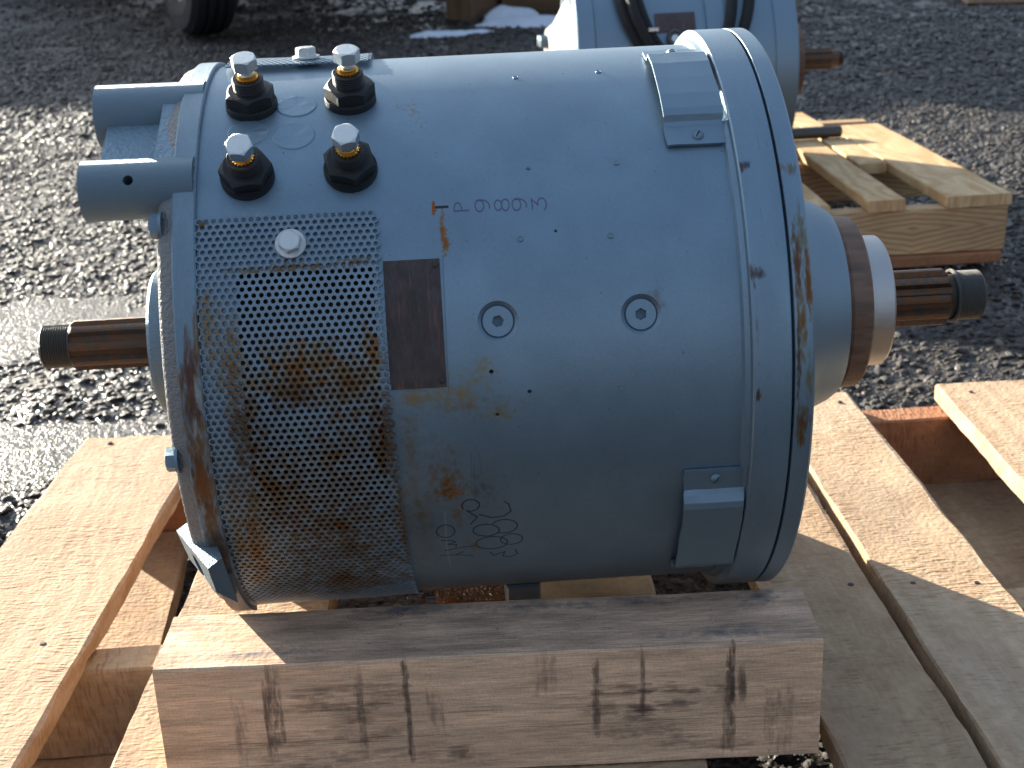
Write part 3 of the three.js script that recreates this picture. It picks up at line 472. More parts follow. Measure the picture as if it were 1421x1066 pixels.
// curved slab between two x, two angles (degrees) and two radii
function slab(x0, x1, d0, d1, ra, rb, uvf, jit = 0) {
  const nt = Math.max(2, Math.ceil(Math.abs(d1 - d0) / 2.5)), pos = [], idx = [], uv = [], U = uvf ?? ((x, d) => [x * 5, d * 0.02]);
  const quadStrip = (f, n) => { const b = pos.length / 3; for (let k = 0; k <= n; k++) for (const e of [0, 1]) { const [x, d, r] = f(k / n, e), t = d * RAD; pos.push(x, r * Math.sin(t), r * Math.cos(t)); uv.push(...U(x, d)); } for (let k = 0; k < n; k++) { const a = b + k * 2; idx.push(a, a + 1, a + 2, a + 1, a + 3, a + 2); } };
  const D = (k) => lerp(d0, d1, k), J = (k) => jit * (noise(k * 7, 2) - 0.5);
  quadStrip((k, e) => [e ? x1 : x0, D(k), rb + J(k)], nt); quadStrip((k, e) => [e ? x0 : x1, D(k), ra], nt);
  quadStrip((k, e) => [x0, D(k), e ? rb + J(k) : ra], nt); quadStrip((k, e) => [x1, D(k), e ? ra : rb + J(k)], nt);
  quadStrip((k, e) => [lerp(x0, x1, k), d0, e ? rb + J(0) : ra].map((q) => q), 1); quadStrip((k, e) => [lerp(x0, x1, k), d1, e ? ra : rb + J(1)], 1);
  return geoFrom(pos, idx, uv);
}
// left end: ring, bell, hub, splined shaft
mpart('end_ring', revolve([[-0.1318, 0.2085], [-0.1322, 0.2125], [-0.1333, 0.2135], [-0.1467, 0.2135], [-0.148, 0.2122], [-0.1482, 0.205]], 160, ringUV(-0.15, 0.02)), M.ring);
mpart('end_bell', revolve([[-0.1480, 0.2112], [-0.1555, 0.2085], [-0.158, 0.2055], [-0.1595, 0.200], [-0.164, 0.17], [-0.172, 0.12], [-0.184, 0.075], [-0.188, 0.055]], 128, undefined, 0, Math.PI * 2, true), M.paleCast);
mpart('bearing_cap', revolve([[-0.178, 0.0575], [-0.1985, 0.0570], [-0.2010, 0.0550], [-0.2015, 0.015]], 72), M.cast);
function splined(x0, x1, ri, ro, n, flip) {
  const pts = [], N = n * 8; for (let k = 0; k < N; k++) { const f = (k % 8) / 8, r = f < 0.08 || f >= 0.62 ? ri : f < 0.14 ? lerp(ri, ro, 0.9) : ro; pts.push([r, (k / N) * 6.2832]); }
  const pos = [], idx = [], uv = [], steps = flip ? [[x0, 0.8], [x0 + 0.004, 1], [x1, 1]] : [[x0, 1], [x1 - 0.004, 1], [x1, 0.8]];
  for (let k = 0; k < N; k++) for (let s = 0; s + 1 < steps.length; s++) { const b = pos.length / 3; for (const [x, f] of [steps[s], steps[s + 1]]) for (const q of [pts[k], pts[(k + 1) % N]]) { const r = Math.min(q[0], lerp(ri, q[0], f < 1 ? 0.3 : 1)); pos.push(x, r * Math.sin(q[1]), r * Math.cos(q[1])); uv.push(x * 9, q[1] * 0.3); } idx.push(b, b + 1, b + 2, b + 1, b + 3, b + 2); }
  return geoFrom(pos, idx, uv);
}
const threaded = (x0, x1, r, pitch, depth) => { const p = [[x0, 0.003], [x0, r - 0.002], [x0 + (x1 > x0 ? 0.002 : -0.002), r]], n = Math.floor((Math.abs(x1 - x0) - 0.003) / pitch), s = Math.sign(x1 - x0); for (let i = 0; i < n; i++) { const x = x0 + s * (0.002 + i * pitch); p.push([x + s * pitch * 0.5, r - depth], [x + s * pitch, r]); } p.push([x1, r]); return revolve(p.reverse(), 40); };
{
  const s = mpart('shaft', revolve([[-0.215, 0.0150], [-0.19, 0.0150]], 32), M.rustSteel);
  part('spline', splined(-0.272, -0.195, 0.0155, 0.0200, 8, true), M.rustSteel, s);
  part('thread', threaded(-0.2945, -0.2705, 0.0172, 0.0019, 0.0011), M.darkSteel, s);
  // right end
  const d = mpart('shaft', revolve([[0.37, 0.0178], [0.442, 0.0178]], 32), M.darkSteel);
  part('spline', splined(0.372, 0.4345, 0.0183, 0.0232, 9, false), M.splineSteel ??= std({ map: rep(rustTex, 3, 2), color: lin(1.25, 1.25, 1.3), roughness: 0.3, metalness: 0.85, bumpMap: rep(fineBump, 10, 6), bumpScale: 0.0003 }), d);
  part('thread', threaded(0.4625, 0.439, 0.0203, 0.0017, 0.0006), M.darkSteel, d);
  const wx = new THREE.TorusGeometry(0.0206, 0.0016, 10, 40); wx.rotateY(Math.PI / 2).translate(0.4395, 0, 0); part('tape_wrap', wx, M.darkSteel, d);
}
{ // bolts of the left bell
  for (const t of [40, -4, 128, 172, -136]) { const g = mergeGeometries([hexHead(0.0085, 0, 0.0075), turned([[0, -0.001], [0.0095, -0.001], [0.0095, 0.001], [0, 0.001]], 20)]); const b = part('end_bolt', g, M.paint, motor); b.position.copy(onAxis(-0.1555, t, 0.2055)).y += AX; b.rotation.z = Math.PI / 2; b.rotateY(t); }
}
// right end: flange in two rings with the joint between, dome, seal housing, polished bearing sleeve
mpart('drive_flange', revolve([[0.2205, 0.2098], [0.2222, 0.2128], [0.2255, 0.2142], [0.2259, 0.2194], [0.2269, 0.2204], [0.2512, 0.2204], [0.2518, 0.2198], [0.2518, 0.2130]], 180, ringUV(0.22, 0.048)), M.flange);
mpart('end_shield', revolve([[0.2518, 0.2130], [0.2536, 0.2130], [0.2536, 0.2198], [0.2540, 0.2204], [0.2653, 0.2204], [0.2669, 0.2190], [0.2672, 0.165]], 180, ringUV(0.22, 0.048)), M.flange);
mpart('dome', revolve([[0.2662, 0.175], [0.272, 0.138], [0.283, 0.112], [0.298, 0.0965], [0.313, 0.0865], [0.328, 0.0800], [0.3345, 0.0755]], 128, undefined, 0, Math.PI * 2, true), M.paint);
mpart('seal_housing', revolve([[0.3335, 0.0715], [0.3355, 0.0715], [0.3360, 0.0690], [0.3390, 0.0700], [0.3530, 0.0690], [0.3547, 0.0672], [0.3550, 0.05]], 96), M.brownRing);
mpart('bearing_sleeve', revolve([[0.353, 0.0535], [0.3755, 0.0528], [0.3772, 0.0512], [0.3775, 0.0175]], 96), M.steel);
// sheet-metal straps: profile of (degrees, radius) swept along x
function strap(prof, x0, x1, th, seed) {
  const pos = [], idx = [], uv = [], nx = 6, at = (i, k, inner) => { const [d, r] = prof[i], t = d * RAD, x = lerp(x0, x1, k / nx) + (noise(i * 3.1 + seed, k === 0 ? 1 : 9) - 0.5) * (k === 0 || k === nx ? 0.0012 : 0), rr = r - (inner ? th : 0) + (noise(i * 1.3 + seed, k * 0.9) - 0.5) * 0.0009; return [x, rr * Math.sin(t), rr * Math.cos(t)]; };
  const face = (f, n, m) => { const b = pos.length / 3; for (let i = 0; i <= n; i++) for (let k = 0; k <= m; k++) { const p = f(i, k); pos.push(...p); uv.push(p[0] * 5, p[1] * 5); } for (let i = 0; i < n; i++) for (let k = 0; k < m; k++) { const a = b + i * (m + 1) + k; idx.push(a, a + 1, a + m + 1, a + 1, a + m + 2, a + m + 1); } };
  const n = prof.length - 1;
  for (let i = 0; i < n; i++) face((q, k) => at(i + q, k, 0), 1, nx);
  face((i, k) => at(i, nx - k, 1), n, nx); face((i, k) => at(i, 0, !k), n, 1); face((i, k) => at(i, nx, k), n, 1); face((k, i) => at(0, i, !k), 1, nx); face((k, i) => at(n, i, k), 1, nx);
  return geoFrom(pos, idx, uv);
}
const csg = new Evaluator(); csg.useGroups = false;
function cut(a, ...tools) { let A = new Brush(a); A.updateMatrixWorld(); for (const t of tools) { const B = new Brush(t); B.updateMatrixWorld(); A = csg.evaluate(A, B, SUBTRACTION); } return A.geometry; }
const withUV = (g) => { if (!g.attributes.uv) g.setAttribute('uv', new THREE.Float32BufferAttribute(new Float32Array(g.attributes.position.count * 2), 2)); return g; };
const slotted = () => cut(new THREE.SphereGeometry(0.0046, 24, 12, 0, 6.2832, 0, 1.05).translate(0, -0.0023, 0), new THREE.BoxGeometry(0.012, 0.002, 0.0011).translate(0, 0.0023, 0));
{
  const sg = slotted();
  const mk = (prof, x0, x1, screws, seed) => {
    const s = mpart('strap_cover', strap(prof, x0, x1, 0.0022, seed), M.paint);
    for (const [x, d, a] of screws) { const g = part('slotted_screw', sg, M.paint, s); g.position.copy(onAxis(x, d, 0.2136)); g.rotation.x = Math.PI / 2 - d * RAD; g.rotateY(a); }
  };
  mk([[50.2, 0.2134], [52.5, 0.2134], [54.6, 0.2136], [55.3, 0.2150], [56.0, 0.2185], [57.4, 0.2205], [61, 0.2212], [66, 0.2208], [71, 0.2212], [75.5, 0.2205], [76.9, 0.2185], [77.6, 0.2150], [78.5, 0.2136], [83, 0.2134]], 0.1826, 0.2232, [[0.2045, 52.2, 1.0], [0.203, 81, 0.6]], 3);
  mk([[-12.2, 0.2134], [-14.5, 0.2134], [-16.6, 0.2136], [-17.4, 0.2160], [-18.6, 0.2195], [-19.8, 0.2208], [-24, 0.2198], [-29, 0.2194], [-34, 0.2204], [-37.5, 0.2216], [-39.2, 0.2205], [-40, 0.2160], [-41, 0.2136], [-45, 0.2134]].reverse(), 0.1828, 0.2242, [[0.2045, -14.2, 0.9], [0.204, -43, 0.4]], 8);
}
// name plate, blank and brown
{
  const p = mpart('name_plate', slab(-0.0115, 0.0252, 7.4, 30.4, 0.2102, 0.2113, (x, d) => [(x + 0.0115) / 0.0367, (d - 7.4) / 23], 0.0002), M.plate);
  const rv = turned([[0.0021, -0.0004], [0.0021, 0.0002], [0.0014, 0.0011], [0, 0.0013]], 14, true);
  for (const [x, d] of [[0.0222, 29.2], [0.0222, 8.6]]) { const g = part('rivet', rv, M.plate, p); g.position.copy(onAxis(x, d, 0.2112)); g.rotation.x = Math.PI / 2 - d * RAD; }
}
// small plugged holes and rivets on the frame
for (const [x, d] of [[0.1472, 47.5], [0.079, 33.2], [0.1383, 32.9], [0.140, 5.4], [0.1462, 74.7], [0.0864, 73.9]]) { const g = part('rivet', turned([[0.0020, -0.001], [0.0021, 0.0003], [0.0017, 0.0007], [0.0012, 0.0004], [0, 0.0004]], 16), M.paint, motor); g.position.copy(onAxis(x, d, R0)).y += AX; g.rotation.x = Math.PI / 2 - d * RAD; }
// dimpled paint blisters between the terminals
for (const [x, d, r] of [[-0.0676, 67.1, 0.0140], [-0.0686, 58.2, 0.0145], [-0.1000, 59.6, 0.0140]]) {
  const N = 40, rings = [[1, 0.0001], [0.97, 0.0006], [0.9, 0.0005], [0.6, 0.0003], [0.25, 0.0002], [0, 0.0003]], pos = [], idx = [], uv = [];
  rings.forEach(([f, h], i) => { for (let k = 0; k <= N; k++) { const a = (k / N) * 6.2832, q = f * r * (1 + 0.05 * (noise(Math.cos(a) * 2 + x * 50, Math.sin(a) * 2) - 0.5)), X = x + q * Math.cos(a), D = d * RAD + (q * 0.92 * Math.sin(a)) / R0, hh = R0 + h + (i > 1 ? 0.0007 * (fbm(q * 300 * Math.cos(a) + x * 400, q * 300 * Math.sin(a), 3) - 0.5) : 0); pos.push(X, hh * Math.sin(D), hh * Math.cos(D)); uv.push(...bodyUV(X, D)); } });
  for (let i = 0; i + 1 < rings.length; i++) for (let k = 0; k < N; k++) { const a = i * (N + 1) + k; idx.push(a, a + 1, a + N + 1, a + 1, a + N + 2, a + N + 1); }
  mpart('paint_blister', geoFrom(pos, idx, uv), M.body);
}
// conduit bosses on the left end with a web between them
{
  const tube = (cy, cz, r, x0, x1) => { const g = new THREE.CylinderGeometry(r * 0.97, r, x1 - x0, 56, 1); g.rotateZ(-Math.PI / 2).translate((x0 + x1) / 2, cy, cz); return g; };
  const bore = (cy, cz, r) => { const g = new THREE.CylinderGeometry(r, r, 0.04, 40); g.rotateZ(Math.PI / 2).translate(-0.213, cy, cz); return g; };
  const side = new THREE.CylinderGeometry(0.0034, 0.0034, 0.03, 20); side.rotateX(Math.PI / 2 - 30 * RAD).translate(-0.1755, 0.1515 + 0.016 * Math.sin(30 * RAD), 0.130 + 0.016 * Math.cos(30 * RAD));
  const b2 = mpart('conduit_boss', cut(tube(0.1515, 0.130, 0.0204, -0.2085, -0.134), bore(0.1515, 0.130, 0.0155), side), M.cast);
  const b1 = mpart('conduit_boss', cut(tube(0.1875, 0.051, 0.0222, -0.2105, -0.134), bore(0.189, 0.052, 0.0155)), M.cast);
  const mid = (x0, x1, off, th) => { // web: slab between the two axes, its outer face off from the line between them
    const dy = 0.189 - 0.1515, dz = 0.052 - 0.130, l = Math.hypot(dy, dz), n = [0, -dz / l, dy / l], p = [[0.1515, 0.130], [0.189, 0.052]].map(([y, z]) => [y + (n[1]) * off, z + n[2] * off]), q = p.map(([y, z]) => [y - n[1] * th, z - n[2] * th]);
    const s = new THREE.Shape(); s.moveTo(-p[0][1], p[0][0]); s.lineTo(-p[1][1], p[1][0]); s.lineTo(-q[1][1], q[1][0]); s.lineTo(-q[0][1], q[0][0]);
    const g = new THREE.ExtrudeGeometry(s, { depth: x1 - x0, bevelEnabled: false }); g.rotateY(Math.PI / 2).translate(x0, 0, 0); return g;
  };
  part('web', mergeGeometries([mid(-0.2015, -0.15, 0.0045, 0.022), mid(-0.1615, -0.1333, 0.0155, 0.034)]), M.cast, b1);
}
// lifting or mounting lug low on the left ring, with its hole
{
  const V = [[-0.1790, -0.100, 0.139], [-0.1635, -0.098, 0.114], [-0.1400, -0.099, 0.1865], [-0.1478, -0.100, 0.1990], [-0.1725, -0.125, 0.137], [-0.150, -0.150, 0.112], [-0.1400, -0.155, 0.150], [-0.1455, -0.122, 0.1925]];
  for (const v of V) { v[0] += 0.006; v[1] += 0.013; v[2] += 0.026; }
  const q = [[0, 3, 2, 1], [0, 4, 7, 3], [4, 5, 6, 7], [1, 2, 6, 5], [0, 1, 5, 4], [3, 7, 6, 2]], pos = [], idx = [], uv = [];
  for (const f of q) { const b = pos.length / 3; for (const i of f) { pos.push(...V[i]); uv.push(V[i][0] * 4, V[i][2] * 4); } idx.push(b, b + 1, b + 2, b, b + 2, b + 3); }
  const hole = new THREE.CylinderGeometry(0.0085, 0.0085, 0.03, 28); hole.rotateZ(Math.PI / 2 - 0.1).rotateY(0.5).translate(-0.154, -0.102, 0.192);
  mpart('mounting_lug', cut(geoFrom(pos, idx, uv), hole), M.cast);
  mpart('ring_foot', slab(-0.1475, -0.134, -62, -33, 0.2, 0.2172), M.paleCast);
  mpart('foot', box(0.028, 0.03, 0.05, 0.076, -0.216, 0.05, 0.002), M.paint);
}
// perforated covers: every hole is a hole
function perforated(x0, cols, dTop, rows, R, seed, uvOn) {
  const p = 0.00498, rowH = p * 0.866, hr = 0.00163, th = 0.0012, N = 12, pos = [], nor = [], uv = [], idx = [], hexc = [], hole = [];
  for (let k = 0; k < N; k++) { const a = (k / N) * 6.2832 + Math.PI / 6, c = p / 2 / Math.cos((((k * 30) % 60) === 0 ? 30 : 0) * RAD); hexc.push([Math.cos(a) * c, Math.sin(a) * c]); hole.push([Math.cos(a) * hr, Math.sin(a) * hr]); }
  const put = (x, s, r, n) => { const d = dTop * RAD - s / R, b = (fbm(x * 40 + seed, s * 30, 2) - 0.5) * 0.0012, q = r + b; pos.push(x - 0.0028 * ((d / RAD) / 40) * ((x - x0) / 0.12), q * Math.sin(d), q * Math.cos(d)); if (n) nor.push(n[0], n[1] * Math.cos(d), -n[1] * Math.sin(d)); else nor.push(0, Math.sin(d), Math.cos(d)); uv.push((x + 0.135) / 0.132, (d / RAD + 60) / 105); };
  for (let j = 0; j < rows; j++) for (let i = 0; i < cols; i++) {
    const cx = x0 + p * (i + 0.5 + (j % 2 ? 0.5 : 0)), cs = rowH * (j + 0.5), b = pos.length / 3;
    for (let k = 0; k < N; k++) { const [hx, hs] = hexc[k], [ox, os] = hole[k]; put(cx + hx, cs + hs, R); put(cx + ox, cs + os, R); const n = [-ox / hr, os / hr]; put(cx + ox, cs + os, R, n); put(cx + ox, cs + os, R - th, n); put(cx + hx, cs + hs, R, [hx / p * 2, -hs / p * 2]); put(cx + hx, cs + hs, R - th, [hx / p * 2, -hs / p * 2]); }
    const edge = j === 0 || j === rows - 1 || i === 0 || i === cols - 1;
    for (let k = 0; k < N; k++) { const a = b + k * 6, c = b + ((k + 1) % N) * 6; idx.push(a, a + 1, c, a + 1, c + 1, c, a + 2, a + 3, c + 2, a + 3, c + 3, c + 2); if (edge) idx.push(a + 4, c + 4, a + 5, c + 4, c + 5, a + 5); }
  }
  return geoFrom(pos, idx, uv, nor);
}
function washerBolt(parent, x, d, R, spin) {
  const b = new THREE.Group(); b.name = 'cover_bolt'; parent.add(b); b.position.copy(onAxis(x, d, R)); b.rotation.x = Math.PI / 2 - d * RAD; b.rotateY(spin);
  part('bolt_washer', mergeGeometries([turned([[0.0102, 0], [0.0102, 0.0013], [0.0098, 0.0017], [0, 0.0017]], 36), hexHead(0.0077, 0.0017, 0.0080)]), M.zinc, b);
}
{
  const c1 = mpart('perforated_cover', perforated(-0.1325, 24, 40.0, 84, 0.2128, 3), M.sheet); washerBolt(c1, -0.0706, 34.3, 0.2132, 0.3);
  const c2 = mpart('perforated_cover', perforated(-0.1235, 22, 160, 65, 0.2148, 5), M.sheetTop ??= std({ color: PAINT, roughness: 0.45, metalness: 0.5 })); washerBolt(c2, -0.066, 90.5, 0.2152, 0.9);
}
// four terminals: insulator flange, hexagon, threaded neck, brass washer, bolt
{
  const thr = (r, y0, y1, n, d) => { const p = [[r, y0]]; for (let i = 0; i < n; i++) { const y = y0 + ((y1 - y0) * i) / n, h = (y1 - y0) / n; p.push([r - d, y + h * 0.5], [r, y + h]); } return p; };
  const star = () => { const s = new THREE.Shape(); for (let k = 0; k < 40; k++) { const a = (k / 40) * 6.2832, r = k % 2 ? 0.0068 : 0.0082; k ? s.lineTo(r * Math.cos(a), r * Math.sin(a)) : s.moveTo(r * Math.cos(a), r * Math.sin(a)); } return new THREE.ExtrudeGeometry(s, { depth: 0.0014, bevelEnabled: false }).rotateX(-Math.PI / 2); };
  const gFlange = turned([[0.0178, -0.004], [0.0180, 0.0035], [0.0174, 0.0052], [0.0, 0.0052]], 44), gHex = hexHead(0.0178, 0.0050, 0.0140), gNeck = turned([...thr(0.0108, 0.0135, 0.0222, 5, 0.0006), [0.0102, 0.0228], [0, 0.0228]], 36), gBrass = mergeGeometries([star().translate(0, 0.0228, 0), turned([[0.0060, 0.0242], [0.0060, 0.0262], [0.0055, 0.0267], [0, 0.0267]], 28).toNonIndexed()]), gBolt = mergeGeometries([turned([...thr(0.0047, 0.0255, 0.0322, 5, 0.0004), [0.0, 0.0322]], 20), hexHead(0.0092, 0.0312, 0.0395)]);
  for (const [x, d, spin, tilt] of [[-0.0988, 67.6, 0.5, 0.02], [-0.0305, 68.0, 0.1, -0.03], [-0.0986, 48.4, 1.15, 0.03], [-0.0303, 48.9, 0.75, 0.0]]) {
    const t = new THREE.Group(); t.name = 'terminal'; motor.add(t); t.position.copy(onAxis(x, d, R0)).y += AX; t.rotation.x = Math.PI / 2 - d * RAD;
    part('insulator_flange', gFlange, M.black, t); part('hexagon_nut', gHex, M.black, t).rotation.y = spin; part('threaded_neck', gNeck, M.black, t); part('brass_washer', gBrass, M.brass, t); const b = part('bolt', gBolt, M.zinc, t); b.rotation.set(tilt, spin * 1.7, tilt * 0.6);
  }
}
shadows(motor);

// ---------------------------------------------------------------- second pallet and motor behind
const pallet2 = thing('pallet', 'pale new pine pallet behind, with a dark steel rod on it', 'pallet');
{
  const H = Math.PI / 2, P = pallet2, o = (s) => ({ du: s * 0.31, dv: s * 0.19, step: 0.08, wob: 0.0008, wane: 0.0012, nAcross: 2 });
  for (const [z, s] of [[-1.432, 1], [-1.87, 2], [-2.31, 3]]) part('stringer', lay(board(0.86, ST - BT, 0.038, s * 7.1, o(s + 4)), 0.66, BT, z), M.pineFront ??= std({ map: cathedral(), bumpMap: W3.bump, bumpScale: 0.0006, roughness: 0.75 }), P);
  for (const [z, s] of [[-1.445, 5], [-2.3, 6]]) part('bottom_board', lay(board(0.85, BT - 0.001, 0.09, s * 3.1, o(s)), 0.655, 0.0005, z), M.redWood, P);
  for (const [x, w, z0, z1, t, s] of [[1.02, 0.125, -1.408, -2.14, 0.035, 1], [0.918, 0.058, -1.72, -2.33, 0.03, 2], [0.850, 0.070, -1.405, -2.33, 0.012, 3], [0.695, 0.095, -1.39, -2.33, 0.0, 4], [0.53, 0.12, -1.40, -2.33, 0, 5], [0.36, 0.12, -1.4, -2.33, 0, 6]]) part('deck_board', lay(board(z0 - z1, BT, w, 50 + s * 2.7, o(s)), x, ST + 0.0006, (z0 + z1) / 2, H + t), M.pine, P);
  shadows(P);
}
function cathedral() {         // flat-sawn pine: nested arches of late wood
  const t = dataTex(1024, 512, (u, v, o) => { const x = u * 0.6, y = v * 0.3, a = 90 * Math.pow(Math.abs(y % 0.1 - 0.05) , 1.0) * 1.1 + 14 * Math.abs(x - 0.34) + 1.6 * fbm(x * 8, y * 12, 3), l = Math.pow(0.5 + 0.5 * Math.sin(a * 6.28), 4), f = noise(u * 40, v * 300), m = fbm(u * 5, v * 6, 3); const k = 0.9 + 0.12 * (f - 0.5) + 0.18 * (m - 0.5); o[0] = k * lerp(0.84, 0.72, l); o[1] = k * lerp(0.70, 0.52, l); o[2] = k * lerp(0.52, 0.32, l); }, true);
  t.repeat.set(1 / 0.6, 1 / 0.3); return t;
}
{
  const rod = part('steel_rod', (() => { const g = mergeGeometries([revolve([[0, 0.001], [0, 0.0115], [0.002, 0.0135], [0.235, 0.0135], [0.238, 0.0115], [0.238, 0.001]], 28), revolve([[0.19, 0.0135], [0.19, 0.0142], [0.205, 0.0142], [0.205, 0.0135]], 28)]); return g; })(), M.darkSteel, scene);
  rod.position.set(0.70, DECK + 0.0150, -1.992); rod.rotation.y = 0.03; tag(shadows(rod), 'short dark steel rod lying across the pine pallet boards', 'steel rod');
}
{
  const m2 = thing('electric_motor', 'pale grey electric motor with coiled black cables standing behind on pine pallet', 'electric motor', [0, DECK + 0.0012, -1.85]), Y = 0.2, p2 = (n, g, m, par = m2) => { const o = part(n, g, m, par); if (par === m2) o.position.y = Y; return o; };
  p2('frame', revolve([[0.345, 0.196], [0.70, 0.196]], 96), M.paint);
  p2('end_ring', revolve([[0.306, 0.17], [0.308, 0.198], [0.310, 0.2], [0.343, 0.2], [0.345, 0.198], [0.345, 0.195]], 96), M.paint);
  p2('end_bell', revolve([[0.307, 0.15], [0.29, 0.12], [0.278, 0.10], [0.262, 0.088], [0.262, 0.02]].reverse(), 64, undefined, 0, Math.PI * 2, true), M.paleCast);
  for (const a of [20, 70, 120, 170]) { const b = p2('end_bolt', hexHead(0.013, 0, 0.016), M.paint, m2); b.position.set(0.262, Y + 0.07 * Math.sin(a * RAD), 0.07 * Math.cos(a * RAD)); b.rotation.z = Math.PI / 2; }
  p2('drive_flange', revolve([[0.70, 0.195], [0.70, 0.199], [0.742, 0.2], [0.745, 0.198], [0.75, 0.16], [0.765, 0.09], [0.775, 0.08]], 96), M.paint);
  p2('seal_housing', revolve([[0.775, 0.075], [0.79, 0.075], [0.792, 0.02]], 48), M.brownRing);
  const s = p2('shaft', revolve([[0.79, 0.018], [0.878, 0.018]], 32), M.rustSteel); part('spline', splined(0.795, 0.865, 0.019, 0.0225, 9, false), M.rustSteel, s); part('thread', threaded(0.888, 0.866, 0.0165, 0.002, 0.001), M.darkSteel, s);
  p2('name_plate', slab(0.463, 0.543, 27.7, 39.5, 0.196, 0.1985), M.plate);
  p2('terminal_cover', slab(0.565, 0.60, 10, 60, 0.195, 0.2015), M.paint);
  const at = (x, d, R = 0.208) => onAxis(x, d, R), cable = (pts, r) => p2('cable', new THREE.TubeGeometry(new THREE.CatmullRomCurve3(pts.map((q) => at(...q))), 40, r, 10), M.rubber);
  cable([[0.42, 92], [0.397, 62], [0.405, 36], [0.43, 20], [0.47, 5], [0.52, -10]], 0.011); cable([[0.445, 92, 0.215], [0.428, 60, 0.215], [0.437, 36, 0.215], [0.458, 22], [0.50, 8]], 0.011); cable([[0.41, 90, 0.228], [0.413, 60, 0.228], [0.42, 36, 0.226], [0.443, 21, 0.222], [0.48, 6]], 0.010);
  cable([[0.63, 92], [0.626, 60], [0.612, 34], [0.592, 18], [0.56, 4], [0.52, -6]], 0.011); cable([[0.665, 92], [0.662, 60], [0.642, 32], [0.61, 12], [0.57, -4]], 0.011);
  const eye = new THREE.TorusGeometry(0.0135, 0.0042, 12, 30), e = p2('cable_lug', eye, M.darkSteel, m2); e.position.copy(at(0.50, 23.6, 0.206)).y += Y; e.rotation.x = -23 * RAD;
  const e2 = p2('lug_bolt', hexHead(0.009, 0, 0.007), M.zinc, m2); e2.position.copy(at(0.50, 23.6, 0.197)).y += Y; e2.rotation.x = Math.PI / 2 - 23 * RAD;
  const cl = p2('cable_clamp', box(0.022, 0.008, 0.008), M.zinc, m2); cl.position.copy(at(0.455, 27, 0.221)).y += Y;
  shadows(m2);
}

// ---------------------------------------------------------------- truck in the background, trailer beyond the left edge that shades the far ground
function wheel(parent, x, z, R, w) {
  const g = new THREE.Group(); g.name = 'wheel'; parent.add(g); g.position.set(x, R, z);
  const prof = [[-w / 2, R * 0.55], [-w / 2 - 0.012, R * 0.72], [-w / 2 - 0.008, R * 0.9], [-w * 0.42, R * 0.975], [-w * 0.25, R], [-w * 0.235, R - 0.012], [-w * 0.2, R - 0.012], [-w * 0.185, R], [-0.012, R], [-0.008, R - 0.012], [0.008, R - 0.012], [0.012, R], [w * 0.185, R], [w * 0.2, R - 0.012], [w * 0.235, R - 0.012], [w * 0.25, R], [w * 0.42, R * 0.975], [w / 2 + 0.008, R * 0.9], [w / 2 + 0.012, R * 0.72], [w / 2, R * 0.55]];
  part('tyre', revolve(prof, 72), M.rubber, g); part('rim', revolve([[-w * 0.46, R * 0.56], [-w * 0.4, R * 0.5], [-w * 0.15, R * 0.42], [-w * 0.12, 0.05], [w * 0.12, 0.05], [w * 0.15, R * 0.42], [w * 0.4, R * 0.5], [w * 0.46, R * 0.56]], 40), M.darkSteel, g);
}
{
  const t = thing('truck', 'dark flatbed truck of which one tyre shows at the gravel edge', 'truck', [-0.45, 0, -6.6], 0.42);
  M.truck = std({ color: lin(0.05, 0.055, 0.07), roughness: 0.35 }); M.deckWood = M.oldWood; M.glassy = phys({ color: lin(0.04, 0.05, 0.055), roughness: 0.05 });
  for (const [x, z] of [[-0.88, 0.36], [0.82, 0.36], [-0.86, -3.3], [0.82, -3.3]]) wheel(t, x, z, 0.37, 0.21);
  part('chassis', mergeGeometries([box(0.09, 0.16, 5.6, -0.38, 0.52, -1.9, 0.01), box(0.09, 0.16, 5.6, 0.38, 0.52, -1.9, 0.01), box(1.5, 0.1, 0.1, 0, 0.42, 0.36, 0.01), box(1.5, 0.1, 0.1, 0, 0.42, -3.3, 0.01)]), M.darkSteel, t);
  part('front_bumper', box(1.9, 0.2, 0.12, 0, 0.55, 0.86, 0.03), M.darkSteel, t); part('hood', box(1.55, 0.38, 1.2, 0, 0.72, 0.24, 0.08), M.truck, t);
  const cab = part('cab', box(1.75, 1.0, 1.3, 0, 1.1, -0.9, 0.1), M.truck, t); part('windscreen', box(1.5, 0.42, 0.02, 0, 1.32, -0.242, 0.004), M.glassy, cab);
  for (const s of [-1, 1]) { part('fender', box(0.3, 0.2, 0.95, s * 0.86, 0.82, 0.36, 0.07), M.truck, t); part('headlight', turned([[0, 0.02], [0.08, 0.015], [0.09, 0], [0, 0]], 24).rotateX(Math.PI / 2).translate(s * 0.6, 0.72, 0.845), M.glassy, t); }
  part('flatbed', box(2.0, 0.1, 3.4, 0, 0.85, -3.3, 0.01), M.deckWood, t); part('headboard_rack', mergeGeometries([box(1.9, 0.07, 0.07, 0, 1.9, -1.62, 0.01), box(0.07, 1.05, 0.07, -0.9, 1.4, -1.62, 0.01), box(0.07, 1.05, 0.07, 0.9, 1.4, -1.62, 0.01)]), M.darkSteel, t);
  shadows(t);
}
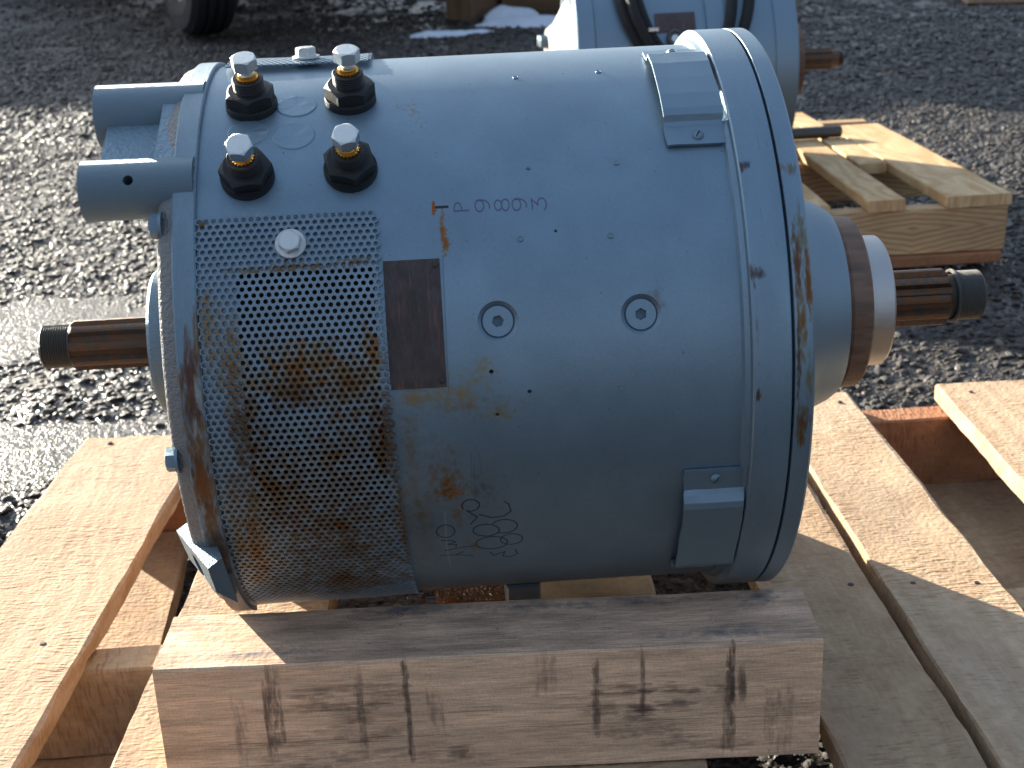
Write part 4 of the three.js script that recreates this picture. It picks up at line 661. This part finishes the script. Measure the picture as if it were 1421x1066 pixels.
{
  const t = thing('cargo_trailer', 'grey box trailer parked across the yard behind the truck', 'trailer', [-8.2, 0, -14.1], 0);
  M.trailer = std({ color: lin(0.45, 0.46, 0.47), roughness: 0.4 });
  part('cargo_box', box(10.6, 2.3, 2.4, 0, 2.02, 0, 0.03), M.trailer, t); for (let k = 0; k < 20; k++) part('side_rib', box(0.05, 2.1, 0.03, -5 + k * 0.527, 2.02, 1.214, 0.005), M.trailer, t);
  part('floor_frame', mergeGeometries([box(10.2, 0.16, 0.12, 0, 0.79, -0.5, 0.01), box(10.2, 0.16, 0.12, 0, 0.79, 0.5, 0.01)]), M.darkSteel, t);
  part('side_skirt', box(9.8, 0.66, 0.03, 0, 0.5, 1.15, 0.005), M.trailer, t);
  for (const s of [-1, 1]) part('landing_leg', box(0.12, 0.72, 0.12, 3.2, 0.36, s * 0.7, 0.01), M.darkSteel, t);
  const ax = new THREE.Group(); ax.name = 'running_gear'; ax.rotation.y = Math.PI / 2; t.add(ax); for (const x of [-3.6, -2.4]) for (const z of [-0.95, 0.95]) wheel(ax, -z, x, 0.36, 0.24);
  shadows(t);
}
// ---------------------------------------------------------------- odds and ends on the far ground
{
  const b = (len, h, w, seed, x, y, z, turn, label, tilt = 0) => { const o = part(numbered('timber_offcut'), board(len, h, w, seed, { step: 0.06, wane: 0.004 }), M.oldWood, scene); o.position.set(x, y, z); o.rotation.set(0, turn, tilt); tag(shadows(o), label, 'timber', 'dark timber offcuts'); };
  b(0.42, 0.12, 0.13, 61, 0.24, -0.005, -6.15, 1.15, 'dark square timber offcut angled beside the snow patch'); b(0.50, 0.1, 0.14, 63, 0.64, -0.005, -6.28, -0.08, 'dark timber offcut lying flat behind the snow patch');
  const pl = part('plank', board(1.6, 0.04, 0.3, 71, { step: 0.06 }), M.wood2, scene); pl.position.set(3.42, 0.005, -5.60); pl.rotation.y = -0.2; tag(shadows(pl), 'brown plank lying on gravel far from the motors', 'plank');
  const snowM = std({ color: lin(0.78, 0.82, 0.88), roughness: 0.8, bumpMap: rep(castBump, 4, 4), bumpScale: 0.006 });
  const snow = (x, z, rx, rz, h, seed, label) => {
    const N = 40, K = 8, pos = [], idx = [], uv = [];
    for (let j = 0; j <= K; j++) for (let k = 0; k <= N; k++) { const a = (k / N) * 6.2832, f = j / K, w = 0.6 + 0.8 * noise(Math.cos(a) * 2 + seed, Math.sin(a) * 2 + seed) , X = x + Math.cos(a) * rx * f * w, Z = z + Math.sin(a) * rz * f * w; pos.push(X, groundY(X, Z) - 0.006 + h * (1 - f ** 3) * (0.7 + 0.6 * noise(X * 14, Z * 14)), Z); uv.push(X, Z); }
    for (let j = 0; j < K; j++) for (let k = 0; k < N; k++) { const a = j * (N + 1) + k; idx.push(a, a + 1, a + N + 1, a + 1, a + N + 2, a + N + 1); }
    const o = part(numbered('snow_patch'), geoFrom(pos, idx, uv), snowM, scene); tag(shadows(o), label, 'snow', 'thin snow patches');
  };
  snow(0.10, -5.42, 0.20, 0.08, 0.03, 2, 'small thin snow patch in front of the long one'); snow(0.46, -5.72, 0.40, 0.14, 0.035, 5, 'long thin snow patch in front of the timber offcuts'); snow(0.42, -6.0, 0.13, 0.08, 0.06, 9, 'snow heaped between two dark timber offcuts'); snow(0.95, -6.35, 0.5, 0.14, 0.04, 12, 'snow patch beyond the timber offcuts beside the far motor');
  // splintered scrap under the motor
  const sp = part('wood_scrap', board(0.064, 0.030, 0.040, 88, { step: 0.006, wane: 0.009, wob: 0.012, nAcross: 6 }), std({ map: W2.map, color: lin(0.42, 0.30, 0.22), roughness: 0.25, bumpMap: W2.bump, bumpScale: 0.006 }), scene); sp.position.set(0.036, DECK - BT + 0.004, -0.046); sp.rotation.y = 0.15; tag(shadows(sp), 'wet splintered brown wood scrap under the motor', 'wood scrap');
}
renderer.render(scene, camera);
